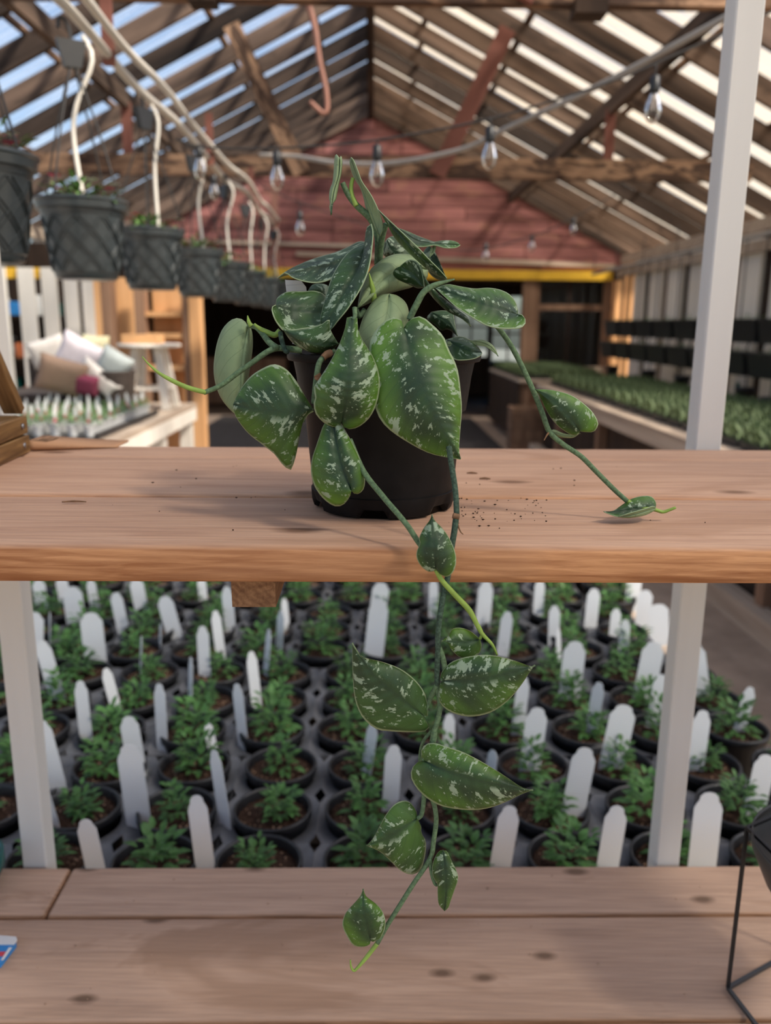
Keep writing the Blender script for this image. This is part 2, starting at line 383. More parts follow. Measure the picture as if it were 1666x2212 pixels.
shL, shR, shN = sheet(M['panel_left']), sheet(M['panel_right']), sheet(M['panel_daylight'])
y = YB + 0.1
while y > YF - 0.2:
    for s, me in ((-1, shL), (1, shR)):
        mid = Vector((XC + s * (RL / 2 * cos(ang) + 0.02), y - 0.49, ZR - RL / 2 * sin(ang) + 0.17 / cos(ang) + 0.065))
        if s > 0 and 0.6 < y - 0.49 < 6.6: me = shN      # sheets made clearer, mostly out of view, to let sun onto the work table
        put('roof_sheet', me, ceil, mid, (0, s * ang + rnd.uniform(-0.002, 0.002), 0))
    y -= 0.93
# trusses
CZ = 3.0
for ty in (4.1, 8.6):
    h = (ZR - (CZ + 0.19)) / SL
    bar('tie_beam', (XC - h - 0.25, ty, CZ + 0.095), (XC + h + 0.25, ty, CZ + 0.095), 0.07, 0.19, M['chord'], ceil)
    for s, mt in ((-1, M['chord']), (1, M['redstrut'])):
        bar('truss_strut', (XC + s * 0.66, ty - 0.06, CZ + 0.02), (XC + s * 1.30, ty - 0.06, ZR - 1.30 * SL + 0.02), 0.16, 0.05, mt, ceil, up=(0, 1, 0))
        bar('hanger_post', (XC + s * 2.36, ty + 0.06, CZ + 0.19), (XC + s * 2.36, ty + 0.06, ZR - 2.36 * SL - 0.1), 0.09, 0.05, M['redstrut'], ceil)
for x0, x1 in ((1237, 1306), (412, 470)):              # stub blocks under the near tie beam
    p, q = PY(x0, 0, 4.1), PY(x1, 0, 4.1); zb = PY(x0, 40 if x0 > 800 else 14, 4.1).z
    box('block', (p.x, 4.02, zb), (q.x, 4.14, CZ + 0.02), M['darkwood'], ceil)

# gable wall: boards above the yellow beam, opening and framed window below
wb = struct('wall_back', 'gable wall of red stained horizontal boards above a dark opening')
z = 2.52; k = 0
while z < ZR - 0.1:
    z1 = min(z + 0.205, ZR)
    hb = (ZR + 0.12 - z) / SL; ht = max((ZR + 0.12 - z1) / SL, 0.0)
    hb, ht = min(hb, XE), min(ht, XE)
    cuts = [-hb]; x = -hb + rnd.uniform(0.6, 2.0)
    while x < hb - 0.5: cuts.append(x); x += rnd.uniform(1.1, 2.3)
    cuts.append(hb)
    for i in range(len(cuts) - 1):
        a, b = cuts[i] + 0.007, cuts[i + 1] - 0.007
        at = max(a, -ht) if i == 0 else a; bt = min(b, ht) if i == len(cuts) - 2 else b
        if at >= bt: at = bt = (a + b) / 2; 
        dy = rnd.uniform(0, 0.012); cx, cz = (a + b) / 2, (z + z1) / 2
        v, f = prism([(a - cx, z - cz), (b - cx, z - cz), (bt - cx, z1 - 0.014 - cz), (at - cx, z1 - 0.014 - cz)], -0.012, 0.012)
        put('board', mesh_from('board', v, f, M['redboard']), wb, (XC + cx, YB - dy, cz))
    z = z1
box('sheathing', (-XE, YB + 0.03, 2.3), (XE, YB + 0.08, ZR - 0.2 - 2.2), M['darkwood'], wb)
hp = [(-XE, 2.3), (XE, 2.3), (XE, ZR - XE * SL + 0.1), (0, ZR + 0.1), (-XE, ZR - XE * SL + 0.1)]
v, f = prism(hp, YB + 0.02, YB + 0.06); put('sheathing', mesh_from('sheathing', v, f, M['darkwood']), wb)
bar('pale_rail', PY(640, 548, YB - 0.05), PY(1330, 575, YB - 0.05), 0.05, 0.07, M['greywood'], wb)
bar('pale_rail', PY(380, 520, YB - 0.05), PY(800, 532, YB - 0.05), 0.05, 0.05, M['greywood'], wb)
p = PY(560, 588, YB - 0.1); q = PY(1322, 592, YB - 0.1)
yb = bar('yellow_beam', (-XE, YB - 0.1, p.z), (q.x, YB - 0.1, p.z - 0.01), 0.12, 0.15, M['yellow'], wb)

def col_y(x): return PY(x, 700, YB).x
ZY = p.z - 0.075
xa, xb, xd = col_y(1128), col_y(1150), col_y(1318)
box('door_jamb', (col_y(1126), YB - 0.09, 0), (col_y(1150), YB + 0.09, ZY), M['brownpost'], wb)
zs = PY(1200, 795, YB).z; zm = PY(1200, 664, YB).z
for a, b in ((1150, 1162), (1298, 1316)):
    box('window_stud', (col_y(a), YB - 0.07, 0.9), (col_y(b), YB + 0.05, ZY), M['brownpost'], wb)
win = tag(struct('window_1'), 'wood framed window beside the dark opening in the gable wall')
box('window_sill', (col_y(1145), YB - 0.14, zs - 0.06), (col_y(1318), YB + 0.02, zs + 0.03), M['greywood'], win)
box('window_rail', (xb, YB - 0.06, zm - 0.05), (xd, YB + 0.04, zm + 0.05), M['brownpost'], win)
box('glazing_bar', (col_y(1224), YB - 0.03, zs), (col_y(1230), YB + 0.01, ZY), M['darkwood'], win)
for a, b, c, d in ((xb, col_y(1224), zs, zm), (col_y(1230), xd, zs, zm), (xb, col_y(1224), zm, ZY), (col_y(1230), xd, zm, ZY)):
    box('pane', (a, YB - 0.005, c), (b, YB + 0.005, d), M['glass'], win)
for i in range(6):                                     # boarding under the window
    z0 = zs - 0.06 - 0.19 * (i + 1)
    if z0 > 0: box('board', (xa, YB - 0.03, max(z0, 0)), (XE, YB + 0.02, z0 + 0.184), M['brownpost'], wb)
box('board', (col_y(1318), YB - 0.03, zs - 0.06), (XE, YB + 0.02, ZY), M['tan'], wb)

# the darker room behind the opening
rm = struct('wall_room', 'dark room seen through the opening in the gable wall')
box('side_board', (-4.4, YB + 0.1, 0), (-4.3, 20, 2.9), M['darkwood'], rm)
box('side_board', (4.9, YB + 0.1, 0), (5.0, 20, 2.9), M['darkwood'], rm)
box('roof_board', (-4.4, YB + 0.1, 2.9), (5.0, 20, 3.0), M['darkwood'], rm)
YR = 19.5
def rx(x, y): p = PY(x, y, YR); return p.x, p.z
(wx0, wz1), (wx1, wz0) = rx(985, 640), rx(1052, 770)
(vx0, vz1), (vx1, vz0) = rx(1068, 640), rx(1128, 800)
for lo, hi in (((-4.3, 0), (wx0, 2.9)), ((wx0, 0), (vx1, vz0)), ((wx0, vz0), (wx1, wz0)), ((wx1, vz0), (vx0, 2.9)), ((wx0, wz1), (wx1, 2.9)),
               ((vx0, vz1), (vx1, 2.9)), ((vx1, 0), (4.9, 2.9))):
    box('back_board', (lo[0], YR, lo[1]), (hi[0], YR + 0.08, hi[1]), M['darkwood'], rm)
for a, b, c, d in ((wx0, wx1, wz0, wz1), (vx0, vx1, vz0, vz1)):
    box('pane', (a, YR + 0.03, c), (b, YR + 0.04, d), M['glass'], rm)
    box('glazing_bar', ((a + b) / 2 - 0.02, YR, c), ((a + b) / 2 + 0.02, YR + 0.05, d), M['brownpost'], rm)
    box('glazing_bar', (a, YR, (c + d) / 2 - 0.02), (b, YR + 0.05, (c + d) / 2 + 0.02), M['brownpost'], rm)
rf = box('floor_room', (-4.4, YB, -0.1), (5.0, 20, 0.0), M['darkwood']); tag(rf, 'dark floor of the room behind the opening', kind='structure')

# side walls: white boards with dark slots, plate on top
zE = ZR - XE * SL
for s, nm in ((-1, 'wall_left'), (1, 'wall_right')):
    w = struct(nm, 'white boarded greenhouse side wall with dark slots, unseen left side glazed for fill light')
    bar('wall_plate', (s * XE, YF, zE - 0.07), (s * XE, YB, zE - 0.07), 0.14, 0.14, M['greywood_y'], w)
    bar('inner_rail', (s * (XE - 0.12), YF, zE - 0.33), (s * (XE - 0.12), YB, zE - 0.30), 0.05, 0.12, M['greywood_y'], w)
    y = YB - 0.75; i = 0
    if s < 0:                                             # unseen side, glazed above a low boarded wall to add fill light
        yy = YB - 0.7
        while yy > YF:
            y2 = max(yy - 1.2, YF)
            box('board', (-XE - 0.03, y2 + 0.02, 0), (-XE + 0.03, yy, 0.85), M['whitewood'], w)
            box('stud', (-XE - 0.04, y2 - 0.04, 0.85), (-XE + 0.04, y2 + 0.04, zE - 0.14), M['whitewood'], w)
            box('fill_light_sheet', (-XE - 0.004, y2 + 0.05, 0.86), (-XE + 0.004, yy - 0.05, zE - 0.15), M['panel_daylight'], w)
            yy -= 1.2
        for yy in (YB - 0.25, YB - 0.58):
            box('corner_stud', (-XE - 0.06, yy - 0.1, 0), (-XE + 0.05, yy + 0.1, zE - 0.14), M['tan'], w)
        continue
    while y > 3.0:
        box('board', (s * XE - 0.03, y - 0.52, 0), (s * XE + 0.03, y, zE - 0.14), M['whitewood'], w)
        box('slot_board', (s * XE + s * 0.05 - 0.02, y - 0.80, 0), (s * XE + s * 0.05 + 0.02, y - 0.52, zE - 0.14),
            M['brownpost'] if i % 3 == 1 else M['darkwood'], w)
        y -= 0.80; i += 1
    box('board', (s * XE - 0.03, YF, 0), (s * XE + 0.03, y, 1.1), M['whitewood'], w)
    for yy in (YB - 0.25, YB - 0.58):
        box('corner_stud', (s * XE - 0.06, yy - 0.1, 0), (s * XE + 0.05, yy + 0.1, zE - 0.14), M['tan'], w)
kb = box('trim_1', (2.02, 3.0, 0), (2.14, 10.4, 0.13), M['greywood_y']); tag(kb, 'low timber kerb along the aisle floor', kind='structure')
ub = box('bench_shade', (2.20, 2.4, 0), (2.25, 10.4, 0.80), M['darkwood']); tag(ub, 'added dark panel giving the shade under the long bench', kind='structure')  # dark panel put in for the shadow below the bench

# ------------------------------------------------------------------ the shelf stand
ZS, ZL = 1.435, 0.77
st = thing('display_shelf', (0, 0.9, 0), 'two-tier cedar plank display shelf with slim white posts', 'shelf')
O = (0, 0.9, 0)
def plank(name, x0, x1, y0, y1, z, th, mat, bev=0.007):
    return box(name, (x0, y0, z - th), (x1, y1, z), mat, st, bev, 3, O)
plank('top_plank', -0.95, 0.95, 0.603, 0.7875, ZS, 0.031, M['shelf'], 0.009)
plank('top_plank', -0.95, 0.95, 0.7905, 1.022, ZS + 0.001, 0.031, M['shelf'], 0.010)
plank('top_plank', -0.95, 0.95, 1.0235, 1.122, ZS, 0.031, M['shelf'], 0.012)
plank('lower_plank', -0.95, 0.95, 0.8385, 1.0205, ZL, 0.038, M['shelf_low'])
plank('lower_plank', -0.95, 0.95, 0.652, 0.836, ZL, 0.038, M['shelf_low'])
jx = PZ(125, 1930, ZL).x
plank('lower_plank', -0.95, jx - 0.001, 1.023, 1.132, ZL + 0.001, 0.038, M['shelf_low'])
plank('lower_plank', jx + 0.001, 0.95, 1.023, 1.132, ZL + 0.001, 0.038, M['shelf_low'])
bx0, bx1 = PY(503, 1260, 0.66).x, PY(597, 1260, 0.66).x
def bracket(x0, x1, y0, z1, drop):
    v, f = prism([(y0, z1), (y0 + 0.004, z1 - drop), (1.12, z1 - drop), (1.12, z1)], x0, x1)
    v = [(b, a - 0.9, c) for a, b, c in v]
    return put('cross_bearer', mesh_from('bearer', v, f, M['shelf_y']), st)
for x in (bx0, -0.72, 0.62): bracket(x, x + bx1 - bx0, 0.650, ZS - 0.031, 0.036)
for x in (-0.7, 0.0, 0.6): bracket(x, x + 0.038, 0.68, ZL - 0.038, 0.05)
for px in (1528, -12):                                  # square posts standing behind the planks
    x = PY(px, 965, 1.14).x
    box('post', (x - 0.0185, 1.136, 0), (x + 0.0185, 1.174, 2.35), M['whitepost'], st, 0.002, 1, O)

# ------------------------------------------------------------------ seedling bench behind the shelf
TX0, TX1, TY0, TY1, TZ = -1.30, 1.06, 1.22, 3.35, 0.50
tb = thing('seedling_table', (-0.1, 2.3, 0), 'low slatted bench carrying rows of potted seedlings behind the shelf', 'table')
O2 = (-0.1, 2.3, 0)
for i in range(12):
    y0 = TY0 + i * (TY1 - TY0) / 12
    box('slat', (TX0, y0, TZ - 0.03), (TX1, y0 + 0.165, TZ), M['greywood'], tb, 0, 1, O2)
for x in (TX0 + 0.05, TX1 - 0.05):
    for y in (TY0 + 0.06, TY1 - 0.06):
        box('leg', (x - 0.04, y - 0.04, 0), (x + 0.04, y + 0.04, TZ - 0.03), M['brownpost'], tb, 0, 1, O2)
# seedling parts, four kinds of foliage
def leaf_strip(base, d, up, L, W, droop):
    """a pointed leaf of 3 cross rows, folded slightly along the midrib"""
    side = d.cross(up).normalized(); v, f = [], []
    for t, w in ((0.0, 0.12), (0.3, 0.85), (0.6, 0.8), (0.85, 0.4), (1.0, 0.02)):
        c = base + d * (L * t) + up * (L * (0.25 * t - droop * t * t))
        v += [c - side * (W * w / 2) + up * (W * w * 0.12), c, c + side * (W * w / 2) + up * (W * w * 0.12)]
    for i in range(4):
        k = 3 * i; f += [(k, k + 1, k + 4, k + 3), (k + 1, k + 2, k + 5, k + 4)]
    return v, f
def foliage(seed, n, R, H, L, W, mat, spread=1.0):
    r = random.Random(seed); g = Geo()
    for i in range(n):
        a = i * 2.4 + r.uniform(-0.4, 0.4); t = i / n
        rr = R * r.uniform(0.05, 0.5) * spread; z = H * (0.1 + 0.85 * t) * r.uniform(0.75, 1.1)
        tilt = 0.15 + 0.75 * t * r.uniform(0.5, 1.1)
        d = Vector((cos(a) * cos(tilt), sin(a) * cos(tilt), sin(tilt))).normalized()
        up = Vector((-cos(a) * sin(tilt), -sin(a) * sin(tilt), cos(tilt)))
        s = r.uniform(0.75, 1.2) * (1.0 - 0.35 * t)
        g.add(leaf_strip(Vector((cos(a) * rr, sin(a) * rr, z)), d, up, L * s, W * s, r.uniform(0.25, 0.7)))
    return g.mesh('foliage', mat, True)
fol = [foliage(10 + i, 74, 0.066, 0.080 + 0.008 * (i % 3), 0.030, 0.018, M['seedleaf']) for i in range(5)]
PR, PH = 0.080, 0.145
v, f = lathe([(0.055, 0), (0.058, 0.004), (PR - 0.005, PH - 0.018), (PR - 0.001, PH - 0.018), (PR, PH - 0.002), (PR - 0.002, PH), (PR - 0.005, PH),
              (PR - 0.007, PH - 0.004), (PR - 0.011, PH - 0.03)], 28, False)
f.append(tuple(range(27, -1, -1)))
potmesh = mesh_from('nursery_pot', v, f, M['nursery'], True)
sv, sf = [], []
r = random.Random(3)
rings = [(0.0, 1), (0.02, 8), (0.045, 14), (PR - 0.0095, 20)]
bm = bmesh.new(); bmesh.ops.create_circle(bm, cap_ends=True, radius=PR - 0.0095, segments=24)
bmesh.ops.subdivide_edges(bm, edges=bm.edges[:], cuts=1); bmesh.ops.triangulate(bm, faces=bm.faces[:]); bmesh.ops.subdivide_edges(bm, edges=bm.edges[:], cuts=2, use_grid_fill=True)
for vv in bm.verts: vv.co.z = PH - 0.022 + r.uniform(-0.004, 0.004)
soilmesh = bpy.data.meshes.new('soil'); bm.to_mesh(soilmesh); bm.free(); soilmesh.materials.append(M['soil'])
g = Geo()
for i in range(46):
    a, q = r.uniform(0, 2 * pi), sqrt(r.uniform(0.15, 1)) * (PR - 0.014); s = r.uniform(0.0012, 0.0032)
    c = Vector((q * cos(a), q * sin(a), PH - 0.0195))
    oc = [(s, 0, 0), (0, s, 0), (-s, 0, 0), (0, -s, 0), (0, 0, s * 0.9), (0, 0, -s)]
    g.add(([c + Vector(o) for o in oc], [(0, 1, 4), (1, 2, 4), (2, 3, 4), (3, 0, 4), (1, 0, 5), (2, 1, 5), (3, 2, 5), (0, 3, 5)]))
bitmesh = g.mesh('soil_bits', M['perlite'])

PITX, PITY, GX, GY = 0.190, 0.166, -0.200, 1.325
SHIFT = (0.0, -0.040, 0.062, -0.055)
rows = []
for j in range(12):
    row = []
    for i in range(-6, 7):
        x, y = GX + PITX * i + SHIFT[j // 3], GY + PITY * j
        q = proj((x, y, TZ + PH))
        if x - PR < TX0 or x + PR > TX1 or q is None or q[0] < -95 or q[0] > 1760 or q[1] < 1215: continue
        row.append((x, y, i))
    if row: rows.append(row)
rr = random.Random(8)
for j, row in enumerate(rows):
    for k, (x, y, i) in enumerate(row):
        where = 'row nearest the shelf' if j == 0 else ORD[j + 1] + ' row behind the shelf'
        t = thing('potted_seedling', (x + rr.uniform(-0.006, 0.006), y + rr.uniform(-0.006, 0.006), TZ + 0.001),
                  'seedling in black pot, %s from the left, %s' % (ORD[k + 1], where), 'potted plant', 'potted seedlings on the bench', rr.uniform(0, 6.28))
        put('pot', potmesh, t); so = put('soil', soilmesh, t); put('soil_bits', bitmesh, so)['kind'] = 'stuff'
        fo = put('foliage', fol[rr.randrange(5)], t, (rr.uniform(-0.012, 0.012), rr.uniform(-0.012, 0.012), PH - 0.024), (rr.uniform(-0.1, 0.1), rr.uniform(-0.1, 0.1), rr.uniform(0, 6.28)))
        sc = rr.uniform(0.85, 1.25) * (0.9 if j < 3 else 0.96); fo.scale = (sc, sc, sc); fo['kind'] = 'stuff'
# carrier trays, 2 x 3 pots each: a sheet with round openings
def tray_mesh(nx, ny):
    g = Geo(); R0 = PR - 0.004; zt = 0.118
    for a in range(nx):
        for b in range(ny):
            cx, cyy = (a - (nx - 1) / 2) * PITX, (b - (ny - 1) / 2) * PITY; v, f = [], []
            for k in range(24):
                t = 2 * pi * k / 24; c, s = cos(t), sin(t)
                m = min(PITX / 2 / max(abs(c), 1e-6), PITY / 2 / max(abs(s), 1e-6)) * 0.998
                rad = min(m, 9); v += [(cx + R0 * c, cyy + R0 * s, zt - 0.008), (cx + max(m, R0 + 0.001) * c, cyy + max(m, R0 + 0.001) * s, zt), (cx + R0 * 0.93 * c, cyy + R0 * 0.93 * s, zt - 0.05)]
            for k in range(24):
                p, q = 3 * k, 3 * ((k + 1) % 24); f += [(p, q, q + 1, p + 1), (p + 2, q + 2, q, p)]
            g.add((v, f))
    hx, hy = nx * PITX / 2 - 0.002, ny * PITY / 2 - 0.002
    g.add(([(-hx, -hy, 0), (hx, -hy, 0), (hx, hy, 0), (-hx, hy, 0), (-hx, -hy, zt), (hx, -hy, zt), (hx, hy, zt), (-hx, hy, zt)], [(0, 1, 5, 4), (1, 2, 6, 5), (2, 3, 7, 6), (3, 0, 4, 7)]))
    return g.mesh('carrier_tray', M['tray'])
tm = tray_mesh(2, 3); nth = 0
for jj in range(4):
    kk = 0
    for ii in range(-3, 4):
        x, y = GX + PITX * (2 * ii + 0.5) + SHIFT[jj], GY + PITY * (3 * jj + 1)
        if x - PITX < TX0 - 0.1 or x + PITX > TX1 + 0.1: continue
        q = proj((x, y, 0.6))
        if q[0] < -160 or q[0] > 1830: continue
        kk += 1
        o = put('carrier_tray', tm, None, (x, y, TZ + 0.0005))
        tag(o, 'grey carrier tray, %s from the left, %s tray row behind the lower shelf' % (ORD[kk], ['nearest', 'second', 'third', 'farthest'][jj]), 'tray', 'carrier trays under the seedlings')
# white plant tags stuck in the pots: foot x, top y, foot y, width, lean (all read off, then placed on the soil level)
TAGS = [(92, 1255, 1318, 28, -6), (141, 1250, 1300, 26, -8), (166, 1271, 1350, 42, -6), (207, 1255, 1320, 20, -8), (207, 1328, 1432, 48, -4), (70, 1326, 1414, 45, 4),
        (107, 1326, 1386, 10, -8), (126, 1385, 1510, 34, -14), (267, 1283, 1365, 26, -10), (308, 1252, 1325, 30, -10), (377, 1290, 1372, 34, -14), (440, 1250, 1300, 18, -4),
        (498, 1272, 1365, 24, -4), (478, 1322, 1420, 18, -3), (443, 1357, 1460, 26, -2), (345, 1350, 1404, 9, -6), (303, 1378, 1452, 9, -7), (254, 1440, 1540, 15, -8),
        (411, 1425, 1528, 13, -8), (574, 1362, 1460, 13, 0), (602, 1322, 1412, 16, 0), (620, 1295, 1362, 12, 0), (556, 1410, 1530, 20, -2), (351, 1482, 1610, 26, -4),
        (187, 1475, 1600, 28, -4), (525, 1483, 1602, 24, -10), (62, 1465, 1580, 30, -12), (122, 1557, 1695, 42, -12), (297, 1550, 1665, 40, -8), (300, 1612, 1775, 54, -6),
        (462, 1560, 1625, 13, -8), (486, 1628, 1775, 28, -14), (446, 1720, 1890, 42, -6), (212, 1770, 1900, 42, -10), (104, 1640, 1785, 50, -14), (790, 1560, 1675, 22, 5),
        (806, 1300, 1425, 42, 6), (814, 1262, 1335, 36, 8), (936, 1255, 1335, 20, 0), (1042, 1260, 1358, 32, 4), (1084, 1325, 1425, 26, 6), (1162, 1255, 1335, 22, 2),
        (1196, 1312, 1388, 24, 0), (1208, 1360, 1440, 14, 2), (1276, 1275, 1350, 28, 4), (1326, 1318, 1380, 22, 3), (1346, 1342, 1414, 22, 2), (1366, 1250, 1300, 32, 4),
        (1388, 1278, 1345, 32, 4), (1424, 1308, 1372, 44, -4), (1229, 1390, 1510, 48, 5), (1390, 1390, 1508, 48, 9), (1516, 1395, 1505, 40, -10), (1409, 1460, 1570, 30, 8),
        (1276, 1475, 1584, 22, 4), (1597, 1485, 1580, 26, 10), (1118, 1465, 1585, 28, 5), (1144, 1532, 1665, 46, 6), (1320, 1525, 1660, 56, 10), (1501, 1538, 1665, 38, 5),
        (970, 1545, 1640, 26, 2), (1236, 1617, 1765, 52, 9), (843, 1613, 1750, 36, 3), (1628, 1632, 1760, 48, 9), (1513, 1715, 1905, 62, 3), (1308, 1742, 1900, 48, 7),
        (1076, 1742, 1900, 46, 8), (1056, 1620, 1690, 16, 2)]
tagged = []
for (x, yt, yf, w, lean) in TAGS:
    foot = PZ(x, yf, TZ + PH - 0.02); dep = (ROT.transposed() @ (foot - CAM)).z * -1
    hh = (yf - yt) * dep / FPX / cos(radians(33)) * 0.90; tagged.append([foot, hh, w * dep / FPX, lean])
def tag_mesh(h, w):
    a = w / 2; pr = [(-a * 0.75, -0.035), (a * 0.75, -0.035), (a, 0.0), (a, h * 0.82), (a * 0.82, h * 0.88), (a * 0.70, h * 0.90), (a * 0.62, h * 0.955), (a * 0.35, h * 0.99), (0, h), (-a * 0.35, h * 0.99),
                     (-a * 0.62, h * 0.955), (-a * 0.70, h * 0.90), (-a * 0.82, h * 0.88), (-a, h * 0.82), (-a, 0.0)]
    v, f = prism(pr, -0.0005, 0.0005); return mesh_from('plant_tag', v, f, M['tag'])
byrow = {}
for t in tagged: byrow.setdefault(min(max(int((t[0].y - GY) / PITY + 0.5), 0), 11), []).append(t)
for j in sorted(byrow):
    for k, (foot, hh, w, lean) in enumerate(sorted(byrow[j], key=lambda t: t[0].x)):
        wf = max(w, 0.030); a = acos(min(1, w / wf)) * (1 if k % 2 else -1)
        shp = 'broad' if w > 0.036 else ('edge-on' if w < 0.018 else 'slim')
        where = 'nearest row of seedlings' if j == 0 else ORD[j + 1] + ' row of seedlings'
        o = put('plant_tag', tag_mesh(hh, wf), None, foot, (radians(-6), radians(lean), a))
        tag(o, '%s white plant tag, %s from the left in the %s' % (shp, ORD[k + 1], where), 'plant tag', 'white plant tags in the seedling pots')
# ------------------------------------------------------------------ the silver-splashed vine in its pot
def leafmats():
    out = []
    # upper face
    m, nt, p, o = nmat('vine_leaf_upper')
    at = N(nt, 'ShaderNodeAttribute', attribute_name='leaf_pos'); an = N(nt, 'ShaderNodeAttribute', attribute_name='leaf_uv')
    s1 = N(nt, 'ShaderNodeSeparateXYZ'); nt.links.new(at.outputs['Vector'], s1.inputs[0])
    s2 = N(nt, 'ShaderNodeSeparateXYZ'); nt.links.new(an.outputs['Vector'], s2.inputs[0])
    al, ac, seed = s1.outputs; u, vv, lime = s2.outputs
    absac = mth(nt, 'ABSOLUTE', ac); absv = mth(nt, 'ABSOLUTE', vv)
    vein = mth(nt, 'SUBTRACT', al, mth(nt, 'MULTIPLY', absac, 0.75))           # constant along a side vein
    cx = N(nt, 'ShaderNodeCombineXYZ'); nt.links.new(mth(nt, 'MULTIPLY', vein, 1.5), cx.inputs[0])
    nt.links.new(mth(nt, 'MULTIPLY', ac, 1.0), cx.inputs[1]); nt.links.new(seed, cx.inputs[2])
    n1 = noise(nt, cx.outputs[0], 1.05, 4.0, 0.64, 0.1); n2 = noise(nt, cx.outputs[0], 0.33, 2.0, 0.5)
    n3 = noise(nt, cx.outputs[0], 3.2, 2.0, 0.6)
    spots = mth(nt, 'ADD', n1, mth(nt, 'MULTIPLY_ADD', n2, 0.30, -0.15))
    sp = ramp(nt, spots, [(0.578, 0.0), (0.596, 1.0)])
    sp2 = ramp(nt, mth(nt, 'ADD', n3, mth(nt, 'MULTIPLY_ADD', n2, 0.3, -0.15)), [(0.67, 0.0), (0.69, 1.0)])
    sp = mth(nt, 'MAXIMUM', sp, mth(nt, 'MULTIPLY', sp2, 0.85))
    sp = mth(nt, 'MULTIPLY', sp, ramp(nt, absv, [(0.07, 0.0), (0.22, 1.0)]))
    sp = mth(nt, 'MULTIPLY', sp, 0.9)
    big = noise(nt, cx.outputs[0], 0.22, 2.0, 0.5)
    c = mixc(nt, ramp(nt, big, [(0.35, 0.0), (0.68, 1.0)]), (0.0155, 0.037, 0.0145), (0.029, 0.074, 0.018))
    gr = mth(nt, 'MULTIPLY', ramp(nt, mth(nt, 'ADD', mth(nt, 'MULTIPLY', absv, 0.55), mth(nt, 'MULTIPLY', big, 0.9)), [(0.60, 0.0), (1.0, 1.0)]), lime)
    c = mixc(nt, gr, c, (0.085, 0.185, 0.016))
    c = mixc(nt, ramp(nt, absv, [(0.0, 0.55), (0.12, 0.0)]), c, (0.014, 0.034, 0.016))
    wv = mth(nt, 'SINE', mth(nt, 'MULTIPLY', vein, 7.5))
    c = mixc(nt, ramp(nt, wv, [(0.90, 0.0), (0.995, 0.22)]), c, (0.016, 0.038, 0.014))
    gr2 = noise(nt, cx.outputs[0], 17.0, 1.5, 0.6)
    c = mixc(nt, ramp(nt, gr2, [(0.60, 0.0), (0.70, 0.30)]), c, (0.10, 0.16, 0.085))
    c = mixc(nt, sp, c, (0.27, 0.345, 0.235))
    c = mixc(nt, ramp(nt, absv, [(0.945, 0.0), (0.975, 0.85)]), c, (0.30, 0.37, 0.22))
    nt.links.new(c, p.inputs['Base Color']); setin(p, Roughness=0.48); p.inputs['Specular IOR Level'].default_value = 0.35
    b = mth(nt, 'ADD', mth(nt, 'MULTIPLY', noise(nt, cx.outputs[0], 26.0, 2.0, 0.6), 0.10), mth(nt, 'MULTIPLY', mth(nt, 'SINE', mth(nt, 'MULTIPLY', vein, 7.5)), 0.18))
    bump(nt, p, b, 0.5, 0.0016); out.append(m)
    # lower face
    m, nt, p, o = nmat('vine_leaf_lower')
    at = N(nt, 'ShaderNodeAttribute', attribute_name='leaf_pos'); an = N(nt, 'ShaderNodeAttribute', attribute_name='leaf_uv')
    s1 = N(nt, 'ShaderNodeSeparateXYZ'); nt.links.new(at.outputs['Vector'], s1.inputs[0])
    s2 = N(nt, 'ShaderNodeSeparateXYZ'); nt.links.new(an.outputs['Vector'], s2.inputs[0])
    absac = mth(nt, 'ABSOLUTE', s1.outputs[1]); absv = mth(nt, 'ABSOLUTE', s2.outputs[1])
    vein = mth(nt, 'SUBTRACT', s1.outputs[0], mth(nt, 'MULTIPLY', absac, 1.4))
    c = mixc(nt, noise(nt, at.outputs['Vector'], 0.9, 3.0), (0.17, 0.235, 0.115), (0.245, 0.31, 0.165))
    c = mixc(nt, ramp(nt, mth(nt, 'SINE', mth(nt, 'MULTIPLY', vein, 4.2)), [(0.975, 0.0), (0.995, 0.55)]), c, (0.11, 0.15, 0.075))
    c = mixc(nt, ramp(nt, absv, [(0.0, 0.5), (0.05, 0.0)]), c, (0.12, 0.17, 0.08))
    c = mixc(nt, ramp(nt, absv, [(0.95, 0.0), (0.98, 0.7)]), c, (0.32, 0.38, 0.22))
    nt.links.new(c, p.inputs['Base Color']); setin(p, Roughness=0.6); p.inputs['Specular IOR Level'].default_value = 0.25
    bump(nt, p, noise(nt, at.outputs['Vector'], 22.0, 2.0), 0.2, 0.001); out.append(m)
    return out
LEAFTOP, LEAFLOW = leafmats()
LEAFRIM = simple('vine_leaf_rim', (0.27, 0.34, 0.19), 0.6, 0.3, 0.1, 60)
CROP = {1: (440, 320, 400 / 1666), 2: (740, 320, 420 / 1666), 3: (440, 660, 400 / 1666), 4: (740, 660, 420 / 1666), 5: (1040, 660, 460 / 1666),
        6: (700, 1080, 500 / 1666), 7: (700, 1560, 500 / 1666), 0: (0, 0, 1.0)}
def full(k, pts): ox, oy, s = CROP[k]; return [Vector((ox + x * s, oy + y * s)) for x, y in pts]
potC = Vector(((PZ(675, 1090, ZS).x + PZ(975, 1082, ZS).x) / 2 + 0.0, 0.748, ZS))
plant = thing('trailing_vine', potC, 'silver-speckled trailing vine in a plain black pot on the upper shelf', 'potted plant')
_seed = [0]
